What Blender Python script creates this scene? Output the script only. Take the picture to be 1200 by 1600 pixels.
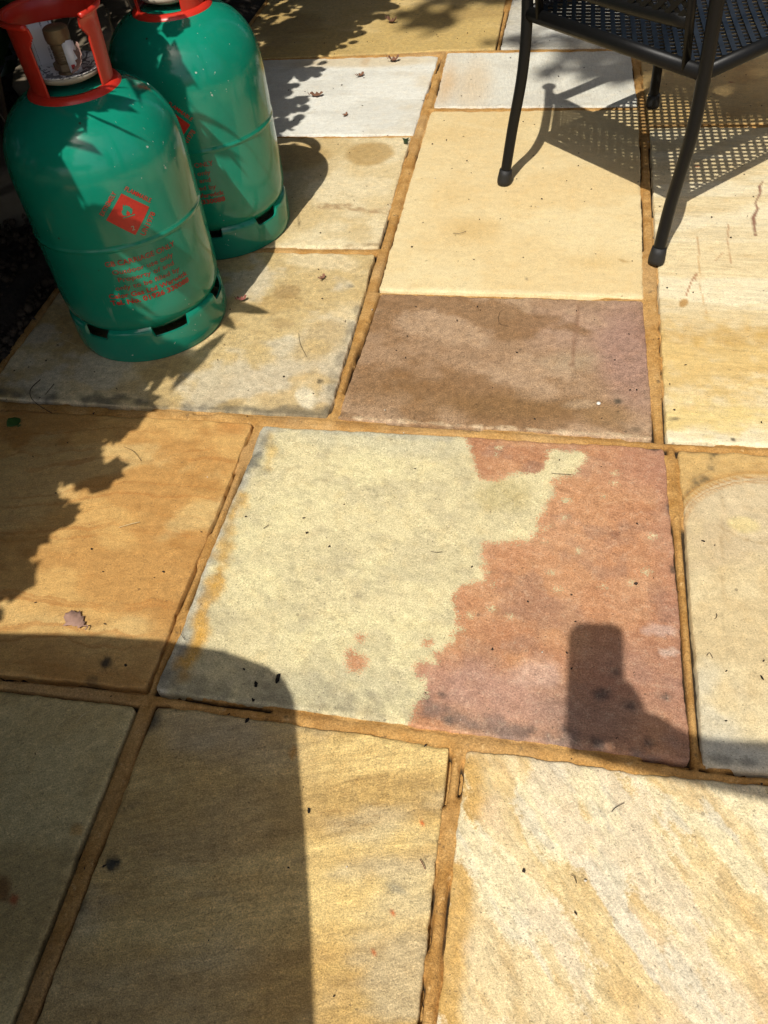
import bpy, bmesh, math, random
import numpy as np
from mathutils import Vector, Matrix, Euler

for o in list(bpy.data.objects):
    bpy.data.objects.remove(o, do_unlink=True)
scene = bpy.context.scene
COL = scene.collection
R = math.radians

# ------------------------------------------------------------------ camera
CAM_H = 1.05
cam_data = bpy.data.cameras.new('camera')
cam = bpy.data.objects.new('camera', cam_data)
COL.objects.link(cam)
cam.matrix_world = Matrix(((0.98232, -0.07318, 0.17229, 0.0),
                           (0.16818, 0.74920, -0.64064, 0.0),
                           (-0.08219, 0.65829, 0.74827, CAM_H),
                           (0, 0, 0, 1)))
cam_data.sensor_fit = 'VERTICAL'
cam_data.sensor_height = 36.0
cam_data.lens = 36.0 * 1297.96 / 1600.0
cam_data.clip_start = 0.01
cam_data.clip_end = 500.0
scene.camera = cam

# ------------------------------------------------------------------ world, sun, exposure
SUN = Vector((-0.09215, -0.54465, 0.83359)).normalized()   # towards the sun
SX, SY = SUN.x / SUN.z, SUN.y / SUN.z                       # ground shift towards the sun per metre of height
world = bpy.data.worlds.new('World')
scene.world = world
world.use_nodes = True
wn = world.node_tree.nodes
wl = world.node_tree.links
for n in list(wn):
    wn.remove(n)
sky = wn.new('ShaderNodeTexSky')
sky.sky_type = 'NISHITA'
sky.sun_disc = False
sky.sun_elevation = math.asin(SUN.z)
sky.sun_rotation = math.atan2(SUN.x, SUN.y)
sky.air_density = 0.9
sky.dust_density = 3.2
sky.ozone_density = 0.6
bg = wn.new('ShaderNodeBackground')
bg.inputs['Strength'].default_value = 0.125
wo = wn.new('ShaderNodeOutputWorld')
wl.new(sky.outputs[0], bg.inputs[0])
wl.new(bg.outputs[0], wo.inputs[0])
sun_data = bpy.data.lights.new('sun', 'SUN')
sun_data.energy = 4.5
sun_data.angle = R(0.53)
sun_data.color = (1.0, 0.955, 0.87)
sun = bpy.data.objects.new('sun', sun_data)
COL.objects.link(sun)
sun.rotation_euler = SUN.to_track_quat('Z', 'Y').to_euler()
sun.location = SUN * 12
vs = scene.view_settings
vs.view_transform = 'Standard'
vs.look = 'None'
vs.gamma = 1.0
vs.exposure = 0.0
vs.use_curve_mapping = False

# ------------------------------------------------------------------ helpers
rng = np.random.default_rng(7)
random.seed(7)

def lin(c):
    c = np.asarray(c, float) / 255.0
    return np.where(c <= 0.04045, c / 12.92, ((c + 0.055) / 1.055) ** 2.4)

KA = 0.78
def stone(r, g, b):
    """photographed sunlit colour -> base colour of the stone"""
    return lin((r, g, b)) * KA

def _hash(ix, iy, seed):
    h = (ix.astype(np.int64) * 374761393 + iy.astype(np.int64) * 668265263 + seed * 1442695041) & 0xffffffff
    h = ((h ^ (h >> 13)) * 1274126177) & 0xffffffff
    h = (h ^ (h >> 16)) & 0xffffffff
    return h / 4294967295.0

def vnoise(x, y, seed=0):
    ix, iy = np.floor(x), np.floor(y)
    fx, fy = x - ix, y - iy
    ix, iy = ix.astype(np.int64), iy.astype(np.int64)
    u = fx * fx * (3 - 2 * fx)
    v = fy * fy * (3 - 2 * fy)
    a = _hash(ix, iy, seed); b = _hash(ix + 1, iy, seed)
    c = _hash(ix, iy + 1, seed); d = _hash(ix + 1, iy + 1, seed)
    return (a * (1 - u) + b * u) * (1 - v) + (c * (1 - u) + d * u) * v

def fbm(x, y, seed=0, octaves=5, rough=0.55):
    t = np.zeros_like(x); amp = 1.0; s = 0.0
    for k in range(octaves):
        t += amp * vnoise(x * 2 ** k + 17.3 * k, y * 2 ** k - 9.1 * k, seed + k * 31)
        s += amp; amp *= rough
    return t / s

def sstep(a, b, x):
    t = np.clip((x - a) / (b - a), 0, 1)
    return t * t * (3 - 2 * t)

def mesh_obj(name, verts, faces, mat=None, parent=None, smooth=True):
    me = bpy.data.meshes.new(name)
    verts = np.asarray(verts, dtype=np.float32)
    if isinstance(faces, np.ndarray):
        nf, k = faces.shape
        me.vertices.add(len(verts)); me.vertices.foreach_set('co', verts.ravel())
        me.loops.add(nf * k); me.loops.foreach_set('vertex_index', faces.ravel().astype(np.int32))
        me.polygons.add(nf)
        me.polygons.foreach_set('loop_start', (np.arange(nf) * k).astype(np.int32))
        me.polygons.foreach_set('loop_total', np.full(nf, k, np.int32))
        me.update(calc_edges=True)
    else:
        me.from_pydata([tuple(v) for v in verts.tolist()], [], faces)
        me.update()
    if smooth:
        me.polygons.foreach_set('use_smooth', np.ones(len(me.polygons), bool))
    if mat:
        me.materials.append(mat)
    o = bpy.data.objects.new(name, me)
    COL.objects.link(o)
    if parent:
        o.parent = parent
    return o

def bm_obj(name, bm, mat=None, parent=None, smooth=True):
    me = bpy.data.meshes.new(name)
    bmesh.ops.recalc_face_normals(bm, faces=bm.faces)
    bm.to_mesh(me); bm.free()
    if smooth:
        me.polygons.foreach_set('use_smooth', np.ones(len(me.polygons), bool))
    if mat:
        me.materials.append(mat)
    o = bpy.data.objects.new(name, me)
    COL.objects.link(o)
    if parent:
        o.parent = parent
    return o

def empty(name, loc=(0, 0, 0), rz=0.0):
    o = bpy.data.objects.new(name, None)
    o.empty_display_size = 0.1
    COL.objects.link(o)
    o.location = loc
    o.rotation_euler = (0, 0, rz)
    return o

def tag(o, label=None, cat=None, group=None, kind=None):
    if label: o['label'] = label
    if cat: o['category'] = cat
    if group: o['group'] = group
    if kind: o['kind'] = kind
    return o

def sharp(o, deg=35):
    me = o.data
    bm = bmesh.new(); bm.from_mesh(me)
    for e in bm.edges:
        if len(e.link_faces) == 2 and e.calc_face_angle(0) > R(deg):
            e.smooth = False
    bm.to_mesh(me); bm.free()

def tube(bm, pts, radii, n=10, cap=True, squash=None):
    """swept tube through pts; radii per point"""
    pts = [Vector(p) for p in pts]
    rings = []
    up = None
    for i, p in enumerate(pts):
        a = pts[max(i - 1, 0)]; b = pts[min(i + 1, len(pts) - 1)]
        t = (b - a).normalized()
        if up is None:
            up = Vector((0, 0, 1)) if abs(t.z) < 0.9 else Vector((1, 0, 0))
        side = t.cross(up).normalized()
        up = side.cross(t).normalized()
        r = radii[i] if hasattr(radii, '__len__') else radii
        sq = squash or (1, 1)
        ring = []
        for k in range(n):
            ang = 2 * math.pi * k / n
            ring.append(bm.verts.new(p + side * math.cos(ang) * r * sq[0] + up * math.sin(ang) * r * sq[1]))
        rings.append(ring)
    for a, b in zip(rings[:-1], rings[1:]):
        for k in range(n):
            bm.faces.new((a[k], a[(k + 1) % n], b[(k + 1) % n], b[k]))
    if cap:
        bm.faces.new(rings[0][::-1]); bm.faces.new(rings[-1])

def smooth_path(pts, per=6):
    P = [Vector(p) for p in pts]
    out = []
    for i in range(len(P) - 1):
        p0 = P[max(i - 1, 0)]; p1 = P[i]; p2 = P[i + 1]; p3 = P[min(i + 2, len(P) - 1)]
        for k in range(per):
            t = k / per
            out.append(0.5 * ((2 * p1) + (p2 - p0) * t + (2 * p0 - 5 * p1 + 4 * p2 - p3) * t * t + (3 * p1 - p0 - 3 * p2 + p3) * t ** 3))
    out.append(P[-1])
    return out

def lathe(bm, prof, n=64, ang0=0.0, ang1=2 * math.pi, closed=True):
    rings = []
    m = n if closed else n + 1
    for r, z in prof:
        ring = []
        for k in range(m):
            a = ang0 + (ang1 - ang0) * k / n
            ring.append(bm.verts.new((r * math.cos(a), r * math.sin(a), z)))
        rings.append(ring)
    for a, b in zip(rings[:-1], rings[1:]):
        for k in range(n if closed else m - 1):
            k2 = (k + 1) % m
            bm.faces.new((a[k], a[k2], b[k2], b[k]))
    return rings

def box(bm, c, s, rot=None):
    ret = bmesh.ops.create_cube(bm, size=1.0)
    m = Matrix.Translation(Vector(c)) @ (rot.to_4x4() if rot else Matrix.Identity(4)) @ Matrix.Diagonal((*s, 1))
    bmesh.ops.transform(bm, matrix=m, verts=ret['verts'])
    return ret['verts']

# ------------------------------------------------------------------ node helpers
class NT:
    def __init__(self, name):
        self.m = bpy.data.materials.new(name)
        self.m.use_nodes = True
        self.t = self.m.node_tree
        self.t.nodes.clear()
        self.out = self.n('ShaderNodeOutputMaterial')
        self.b = self.n('ShaderNodeBsdfPrincipled')
        self.l(self.b.outputs[0], self.out.inputs[0])
        self.tc = self.n('ShaderNodeTexCoord')
        self.obj = self.tc.outputs['Object']
    def n(self, t): return self.t.nodes.new(t)
    def l(self, a, b): self.t.links.new(a, b)
    def put(self, sock, v):
        if hasattr(v, 'is_linked') or isinstance(v, bpy.types.NodeSocket): self.l(v, sock)
        else:
            try: sock.default_value = v
            except Exception: sock.default_value = (*v, 1.0) if len(v) == 3 else v
    def noise(self, scale, detail=4, rough=0.55, vec=None, dist=0.0):
        n = self.n('ShaderNodeTexNoise')
        n.inputs['Scale'].default_value = scale
        n.inputs['Detail'].default_value = detail
        n.inputs['Roughness'].default_value = rough
        n.inputs['Distortion'].default_value = dist
        self.l(vec or self.obj, n.inputs['Vector'])
        return n.outputs[0]
    def vor(self, scale, vec=None, feature='F1', out=0):
        n = self.n('ShaderNodeTexVoronoi')
        n.feature = feature
        n.inputs['Scale'].default_value = scale
        self.l(vec or self.obj, n.inputs['Vector'])
        return n.outputs[out]
    def mapping(self, rotz=0.0, scale=(1, 1, 1), loc=(0, 0, 0)):
        # rotate first, then stretch: two mapping nodes
        a = self.n('ShaderNodeMapping'); a.inputs['Rotation'].default_value = (0, 0, rotz); a.inputs['Location'].default_value = loc
        b = self.n('ShaderNodeMapping'); b.inputs['Scale'].default_value = scale
        self.l(self.obj, a.inputs['Vector']); self.l(a.outputs[0], b.inputs['Vector'])
        return b.outputs[0]
    def math(self, op, a, b=0.0, c=0.0, clamp=False):
        n = self.n('ShaderNodeMath'); n.operation = op; n.use_clamp = clamp
        for i, v in enumerate((a, b, c)):
            if i < len(n.inputs): self.put(n.inputs[i], v)
        return n.outputs[0]
    def ramp(self, v, lo, hi, a=0.0, b=1.0):
        n = self.n('ShaderNodeMapRange'); n.interpolation_type = 'SMOOTHSTEP'
        self.put(n.inputs[0], v)
        for i, x in enumerate((lo, hi, a, b)): n.inputs[i + 1].default_value = x
        return n.outputs[0]
    def mix(self, f, a, b, mode='MIX'):
        n = self.n('ShaderNodeMix'); n.data_type = 'RGBA'; n.blend_type = mode
        self.put(n.inputs[0], f); self.put(n.inputs[6], a); self.put(n.inputs[7], b)
        return n.outputs[2]
    def scale_col(self, col, f):
        n = self.n('ShaderNodeVectorMath'); n.operation = 'SCALE'
        self.put(n.inputs[0], col); self.put(n.inputs['Scale'], f)
        return n.outputs[0]
    def attr(self, name):
        n = self.n('ShaderNodeAttribute'); n.attribute_name = name
        return n
    def bump(self, h, strength=0.3, dist=0.002, normal=None):
        n = self.n('ShaderNodeBump')
        n.inputs['Strength'].default_value = strength
        n.inputs['Distance'].default_value = dist
        self.put(n.inputs['Height'], h)
        if normal: self.l(normal, n.inputs['Normal'])
        self.l(n.outputs[0], self.b.inputs['Normal'])
        return n.outputs[0]
    def set(self, **k):
        for a, v in k.items():
            self.put(self.b.inputs[a.replace('_', ' ')], v)

def simple_mat(name, col, rough=0.6, var=0.15, scale=40, spec=0.5, metal=0.0, bump=0.0, bscale=200):
    t = NT(name)
    n = t.noise(scale, 4)
    f = t.math('MULTIPLY_ADD', n, 2 * var, 1 - var)
    t.set(Base_Color=t.scale_col(tuple(col), f), Roughness=rough, Metallic=metal)
    t.b.inputs['Specular IOR Level'].default_value = spec
    if bump:
        t.bump(t.noise(bscale, 4), bump, 0.002)
    return t.m

# ------------------------------------------------------------------ stone material
def slab_mat(name, grain=0.30, mid=0.22, streak=0.12, angle=0.0, stretch=7.0, sscale=26, mottle=0.0, mot_col=(.20, .19, .16), mot_scale=26,
             speck=0.3, edge_n=0.05, edge_f=0.012, edge_w=0.006, relief=0.35, rough=0.72, ledge=0.25, ledge_scale=3.2, rings=None, stain=0.0, stain_col=(.45, .28, .09)):
    t = NT(name)
    ca = t.attr('ca').outputs['Color']; cb = t.attr('cb').outputs['Color']; sd = t.attr('sd').outputs['Fac']
    nf = t.noise(300, 3, 0.8)
    ng = t.noise(560, 1, 0.5)
    nm = t.noise(70, 6, 0.65)
    nb = t.noise(18, 5, 0.6)
    sv = t.mapping(angle, (1.0, stretch, 1.0))
    ns = t.noise(sscale, 6, 0.62, sv, 0.4)
    ns2 = t.noise(sscale * 4, 3, 0.6, sv)
    e = t.math('MULTIPLY_ADD', t.math('SUBTRACT', nb, 0.5), edge_n, sd)
    e = t.math('MULTIPLY_ADD', t.math('SUBTRACT', nm, 0.5), edge_n * 0.8, e)
    e = t.math('MULTIPLY_ADD', t.math('SUBTRACT', nf, 0.5), edge_f, e)
    col = t.mix(t.ramp(e, -edge_w, edge_w), ca, cb)
    if rings:                                   # bedding lines following the curve stored in 'sd'
        sc, lo, colr, op, rlo, rhi = rings
        n1 = t.n('ShaderNodeTexNoise'); n1.noise_dimensions = '1D'
        n1.inputs['Scale'].default_value = sc; n1.inputs['Detail'].default_value = 4; n1.inputs['Roughness'].default_value = .6
        wv = t.math('MULTIPLY_ADD', nb, .035 if sc > 50 else .12, sd)
        t.l(t.math('MULTIPLY_ADD', nm, .006 if sc > 50 else .02, wv), n1.inputs['W'])
        ln = t.math('MULTIPLY', t.ramp(n1.outputs[0], lo, lo + .20), t.ramp(t.noise(5.5, 4, .6), .40, .56, .25, 1))
        ln = t.math('MULTIPLY', ln, t.ramp(sd, rlo, rhi))
        col = t.mix(t.math('MULTIPLY', ln, op), ca, tuple(colr))
    if stain:
        st = t.ramp(t.noise(9, 5, 0.6, sv), 0.50, 0.68, 0, stain)
        col = t.mix(st, col, stain_col)
    if mottle:
        mm = t.ramp(t.noise(mot_scale, 9, 0.78), 0.47, 0.66, 0, mottle * 1.25)
        mm = t.math('MULTIPLY', mm, t.ramp(t.noise(210, 3, 0.6), 0.38, 0.58, 0.2, 1.0))
        col = t.mix(mm, col, mot_col)
    def amp(n, k): return t.math('MAXIMUM', t.math('MULTIPLY_ADD', n, 2 * k, 1 - k), 0.15)
    f = t.math('MULTIPLY', amp(nf, grain * 2.3 + .03), amp(ng, grain * 1.8 + .02))
    f = t.math('MULTIPLY', f, amp(nm, mid * 2.3))
    f = t.math('MULTIPLY', f, amp(ns, streak * 1.7))
    f = t.math('MULTIPLY', f, amp(ns2, streak * .6))
    col = t.scale_col(col, f)
    vein = t.ramp(t.math('ABSOLUTE', t.math('SUBTRACT', t.noise(sscale * .6, 7, 0.6, sv, 0.8), 0.5)), .004, .020, 1, 0)
    vein = t.math('MULTIPLY', vein, t.ramp(t.noise(6, 3), .45, .62))
    col = t.mix(t.math('MULTIPLY', vein, min(.55, streak * 1.9)), col, t.mix(1.0, col, (.62, .52, .42), 'MULTIPLY'))
    # warm/cool hue drift
    col = t.mix(t.ramp(t.noise(33, 4), 0.45, 0.75, 0, 0.25), col, t.mix(1.0, col, (1.0, 0.86, 0.66), 'MULTIPLY'))
    # pale crystals, small dark grains and dirt specks
    col = t.mix(t.ramp(t.noise(330, 2, .5), .60, .70, 0, .30), col, t.mix(1.0, col, (1.35, 1.33, 1.28), 'MULTIPLY'))
    sp = t.ramp(t.noise(260, 2, 0.5), 0.655, 0.71, 0, min(1.0, speck * 1.6))
    col = t.mix(sp, col, (.05, .042, .03))
    vd = t.vor(21)
    sp2 = t.math('MULTIPLY', t.ramp(vd, 0.045, 0.075, 1, 0), speck * 1.6, clamp=True)
    sp2 = t.math('MULTIPLY', sp2, t.ramp(t.noise(5, 2), 0.5, 0.6))
    col = t.mix(sp2, col, (.03, .024, .018))
    t.set(Base_Color=col, Roughness=t.math('MULTIPLY_ADD', nm, 0.3, rough - 0.15))
    t.b.inputs['Specular IOR Level'].default_value = 0.35
    h = t.math('MULTIPLY_ADD', nm, 1.3, t.math('MULTIPLY', nf, 0.9))
    h = t.math('MULTIPLY_ADD', ng, 0.35, h)
    h = t.math('MULTIPLY_ADD', ns, 0.7, h)
    # broken bedding layers: thin ledges
    lv = t.noise(ledge_scale, 7, 0.62, t.mapping(angle, (1.0, max(1.6, stretch * .55), 1.0)), 0.6)
    st = t.math('FLOOR', t.math('MULTIPLY', lv, 17.0))
    b1 = t.n('ShaderNodeBump'); b1.inputs['Strength'].default_value = ledge; b1.inputs['Distance'].default_value = 0.0016
    t.l(st, b1.inputs['Height'])
    t.bump(h, relief * .8, 0.0022, b1.outputs[0])
    return t.m

# ------------------------------------------------------------------ ground and patio
t = NT('soil')
n1 = t.noise(14, 8, 0.7); n2 = t.noise(90, 5, 0.7)
t.set(Base_Color=t.mix(t.ramp(n1, .35, .7), (.022, .015, .009), (.055, .038, .022)), Roughness=0.95)
t.bump(t.math('ADD', n1, n2), 0.9, 0.02)
SOIL = t.m
t = NT('lawn')
n1 = t.noise(3, 8, 0.7); n2 = t.noise(160, 4, 0.7)
t.set(Base_Color=t.mix(t.ramp(n2, .3, .7), (.03, .06, .012), (.09, .13, .03)), Roughness=0.9)
t.bump(t.math('ADD', n1, n2), 0.9, 0.02)
LAWN = t.m
gv = [(-80, -80, -.075), (80, -80, -.075), (80, 80, -.075), (-80, 80, -.075)]
tag(mesh_obj('ground', gv, [(0, 1, 2, 3)], LAWN, smooth=False), kind='structure')

SLABS = []          # (quad, spec) for the mortar distance field

def bil(q, u, v):
    q = [np.array(p) for p in q]
    u = u[..., None]; v = v[..., None]
    return (q[0] * (1 - u) + q[1] * u) * (1 - v) + (q[3] * (1 - u) + q[2] * u) * v   # q: TL TR BR BL

def make_slab(quad, mat, paint, seed, step=0.006, height=0.0, relief=0.0011, riven=0.0, riven_angle=0.0, jitter=0.0026):
    """one flagstone: quad TL,TR,BR,BL in metres, uneven riven top, chipped arrises"""
    q = [np.array(p, float) for p in quad]
    w = (np.linalg.norm(q[1] - q[0]) + np.linalg.norm(q[2] - q[3])) / 2
    h = (np.linalg.norm(q[3] - q[0]) + np.linalg.norm(q[2] - q[1])) / 2
    def axis(L):
        e = np.array([0, .0012, .003, .0055, .009])
        n = max(3, int(round((L - .026) / step)))
        return np.concatenate([e, np.linspace(.013, L - .013, n), L - e[::-1]]) / L
    au, av = axis(w), axis(h)
    U, V = np.meshgrid(au, av)
    du = np.minimum(U, 1 - U) * w; dv = np.minimum(V, 1 - V) * h
    d = np.minimum(du, dv)
    Pn = bil(q, U, V)
    # uneven outline
    ex = (U - .5) * 2; ey = (V - .5) * 2
    s = seed * 13.7
    def edge_noise(a, k):
        return (fbm(a * 9 + s, np.full_like(a, k * 3.1 + s), seed, 3) - .5) * 2 * jitter + (fbm(a * 75 + s, np.full_like(a, k * 5.7), seed + 9, 4) - .5) * jitter * 1.7
    wu = np.exp(-du / .03); wv = np.exp(-dv / .03)
    kx = np.where(ex < 0, 1.0, 2.0); ky = np.where(ey < 0, 3.0, 4.0)
    ox = edge_noise(V * h, kx) * wu
    oy = edge_noise(U * w, ky) * wv
    # rounded corners
    rc = .006
    cu = np.clip(1 - du / rc, 0, 1); cv = np.clip(1 - dv / rc, 0, 1)
    pull = np.minimum(cu, cv) * .0018
    ox = ox - np.sign(ex) * pull; oy = oy + np.sign(ey) * pull
    X = Pn[..., 0] + ox; Y = Pn[..., 1] + oy
    # surface
    Z = (fbm(X * 7 + s, Y * 7, seed, 5) - .5) * 2 * relief * 1.6 + (fbm(X * 45, Y * 45 + s, seed + 3, 4) - .5) * 2 * relief * .7
    if riven:
        ca_, sa_ = math.cos(riven_angle), math.sin(riven_angle)
        a = X * ca_ + Y * sa_; b = -X * sa_ + Y * ca_
        r = fbm(a * 3.0 + s, b * 15, seed + 5, 5) * 7
        Z += (np.floor(r) + sstep(.82, 1.0, r - np.floor(r))) * riven - 3.5 * riven
    chip = np.clip(fbm(X * 35, Y * 35, seed + 8, 3) - .42, 0, 1) * 3.0
    rr = .0030 + .006 * chip
    fall = np.clip(1 - d / rr, 0, 1)
    Z = Z - fall ** 2 * (.0014 + .003 * chip)
    Z = Z + height
    ny, nx = U.shape
    verts = np.stack([X, Y, Z], -1).reshape(-1, 3)
    idx = np.arange(nx * ny).reshape(ny, nx)
    faces = np.stack([idx[:-1, :-1], idx[1:, :-1], idx[1:, 1:], idx[:-1, 1:]], -1).reshape(-1, 4)
    loop = np.concatenate([idx[0, :], idx[1:, -1], idx[-1, -2::-1], idx[-2:0:-1, 0]])
    base = verts[loop].copy(); base[:, 2] = -.03
    nb = len(verts); m = len(loop)
    k = np.arange(m); k2 = (k + 1) % m
    skirt = np.stack([loop[k], loop[k2], nb + k2, nb + k], -1)
    verts = np.concatenate([verts, base])
    faces = np.concatenate([faces, skirt])
    o = mesh_obj('paving_slab', verts, faces, mat, PATIO)
    x, y = verts[:, 0], verts[:, 1]
    ca, cb, sd = paint(x, y)
    for nm, val in (('ca', ca), ('cb', cb)):
        at = o.data.attributes.new(nm, 'FLOAT_COLOR', 'POINT')
        buf = np.ones((len(verts), 4), np.float32); buf[:, :3] = np.clip(val, 0, 1)
        at.data.foreach_set('color', buf.ravel())
    at = o.data.attributes.new('sd', 'FLOAT', 'POINT')
    at.data.foreach_set('value', np.asarray(sd, np.float32))
    SLABS.append(([tuple(p) for p in quad]))
    return o

# ---- painting vocabulary: colour layers given in metres on the ground
def lay_fbm(col, op, sx, sy=None, ang=0.0, lo=.45, hi=.65, seed=1, octv=5):
    sy = sy or sx
    def f(x, y):
        a = x * math.cos(ang) + y * math.sin(ang); b = -x * math.sin(ang) + y * math.cos(ang)
        return np.array(col), op * sstep(lo, hi, fbm(a * sx, b * sy, seed, octv))
    return f

def lay_blob(c, rx, ry, col, op, rot=0.0, soft=.5, wob=.35, seed=3, ring=False):
    def f(x, y):
        dx, dy = x - c[0], y - c[1]
        a = dx * math.cos(rot) + dy * math.sin(rot); b = -dx * math.sin(rot) + dy * math.cos(rot)
        r = np.sqrt((a / rx) ** 2 + (b / ry) ** 2)
        r = r + (fbm(x * 1.1 / max(rx, ry) + 5, y * 1.1 / max(rx, ry), seed, 4) - .5) * 2 * wob
        m = sstep(1.0, 1.0 - soft, r)
        if ring: m = m * sstep(1.0 - 2.2 * soft, 1.0 - soft, r)
        return np.array(col), op * m
    return f

def seg_dist(x, y, pts):
    d = np.full_like(x, 1e9)
    for (ax, ay), (bx, by) in zip(pts[:-1], pts[1:]):
        vx, vy = bx - ax, by - ay
        t_ = np.clip(((x - ax) * vx + (y - ay) * vy) / (vx * vx + vy * vy + 1e-12), 0, 1)
        d = np.minimum(d, np.hypot(x - ax - t_ * vx, y - ay - t_ * vy))
    return d

def lay_line(pts, width, col, op, wob=.4, seed=5, patch=0.0, soft=.8):
    def f(x, y):
        d = seg_dist(x, y, pts) + (fbm(x * 40, y * 40, seed, 4) - .5) * 2 * width * wob
        m = sstep(width, width * (1 - soft), d)
        if patch: m = m * sstep(.5 - .25, .5 + .1, fbm(x * patch, y * patch, seed + 4, 3))
        return np.array(col), op * m
    return f

def poly_sd(x, y, pts):
    """signed distance, positive inside"""
    d = seg_dist(x, y, list(pts) + [pts[0]])
    ins = np.zeros(x.shape, bool)
    n = len(pts)
    for i in range(n):
        ax, ay = pts[i]; bx, by = pts[(i + 1) % n]
        c = ((ay > y) != (by > y)) & (x < (bx - ax) * (y - ay) / (by - ay + 1e-12) + ax)
        ins ^= c
    return np.where(ins, d, -d)

def painter(base, layers=(), base_b=None, layers_b=(), sd=None):
    def p(x, y):
        def run(b, ls):
            c = np.tile(np.array(b, float), (len(x), 1))
            for l in ls:
                col, m = l(x, y)
                c = c * (1 - m[:, None]) + col * m[:, None]
            return c
        ca = run(base, layers)
        cb = run(base_b, layers_b) if base_b is not None else ca
        s_ = sd(x, y) if sd else np.full_like(x, -1.0)
        return ca, cb, s_
    return p

PATIO = empty('patio')     # replaced below by the mortar mesh
_placeholder = PATIO
GREY = stone(120, 115, 100)
DARK = stone(70, 62, 48)
BLACK = stone(45, 45, 42)

# far yellow slab (behind everything)
LY = 2.872
m = slab_mat('sandstone_far_yellow', grain=.2, streak=.12, angle=0.05, mottle=.15, relief=.3)
s_ = make_slab([(-1.12, 3.47), (-.220, 3.47), (-0.218, 2.898), (-1.12, 2.855)], m,
     painter(stone(208, 178, 112), [lay_fbm(stone(228, 200, 140), .8, 2.5, 6, seed=2), lay_fbm(stone(170, 140, 85), .5, 3, 5, seed=5, lo=.55, hi=.7)]), 11, .012)
tag(s_, 'yellow slab at the far edge, left of the grey one')
m = slab_mat('sandstone_pale_grey', grain=.18, streak=.12, angle=0.1, mottle=.2, relief=.3)
make_slab([(-.193, 3.47), (.395, 3.47), (.395, 2.880), (-0.202, 2.897)], m,
     painter(stone(208, 203, 188), [lay_fbm(stone(188, 178, 152), .7, 2.5, 5, seed=9), lay_fbm(stone(222, 222, 214), .7, 4, seed=4)]), 12, .012)
# white slab in the leaf shade
m = slab_mat('sandstone_white', ledge=0.3, grain=.10, mid=.10, streak=.10, angle=0.0, stretch=5, mottle=.12, mot_col=(.42, .42, .4), relief=.45, speck=.25)
s_ = make_slab([(-1.12, 2.845), (-0.397, 2.848), (-0.397, 2.295), (-1.12, 2.290)], m,
     painter(stone(242, 240, 228), [lay_fbm(stone(226, 223, 210), .7, 4, 14, seed=3), lay_blob((-0.653, 2.809), .40, .055, stone(225, 205, 165), .75, 0, .7, .3, 4),
              lay_blob((-0.629, 2.813), .022, .06, stone(215, 175, 125), .5, 0, .8, .3, 5), lay_blob((-0.415, 2.660), .05, .11, stone(224, 206, 172), .55, .3, .9, .3, 6),
              lay_fbm(stone(215, 200, 170), .4, 5, seed=8, lo=.55, hi=.7)]), 13, .008)
tag(s_, 'white slab half under the leaf shadow')
# pink-edged white slab
m = slab_mat('sandstone_white_pink', grain=.12, mid=.10, streak=.16, angle=R(84), stretch=8, mottle=.1, mot_col=(.4, .38, .34), relief=.35, speck=.2)
make_slab([(-0.370, 2.870), (0.202, 2.858), (0.213, 2.461), (-0.362, 2.469)], m,
     painter(stone(232, 229, 214), [lay_fbm(stone(214, 208, 192), .6, 4, seed=5), lay_blob((-0.343, 2.657), .055, .25, stone(226, 190, 140), .75, .03, .9, .25, 7),
              lay_blob((-0.262, 2.630), .08, .3, stone(228, 205, 168), .7, .05, .95, .3, 8)]), 14, .008)
# large plain honey slab
m = slab_mat('sandstone_honey', ledge=0.08, grain=.12, mid=.09, streak=.06, angle=.2, stretch=2.2, mottle=.06, relief=.22, speck=.2)
E_L = [lay_fbm(stone(241, 222, 174), .7, 3.2, seed=6, lo=.42, hi=.68), lay_fbm(stone(230, 200, 142), .6, 2.6, 3.5, .5, seed=7, lo=.5, hi=.7),
       lay_blob((-0.187, 1.795), .10, .09, stone(214, 178, 112), .5, 0, .95, .3, 9), lay_blob((0.102, 1.670), .12, .06, stone(220, 185, 118), .45, 0, .95, .3, 10),
       lay_blob((-0.045, 1.599), .006, .006, GREY, .7, 0, .6), lay_blob((0.161, 1.679), .018, .006, stone(190, 155, 95), .7, -.5, .5),
       lay_blob((-0.197, 2.330), .2, .02, stone(236, 214, 164), .5, -.4, .9, .4, 12)]
E_L.append(lay_line([(-0.358, 1.550), (-0.072, 1.549), (0.198, 1.548)], .009, stone(244, 226, 178), .7, .5, 4))
s_ = make_slab([(-0.367, 2.439), (0.216, 2.438), (0.202, 1.541), (-0.363, 1.542)], m, painter(stone(234, 209, 156), E_L), 15, .006)
tag(s_, 'large plain honey yellow slab in front of the chair')
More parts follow.
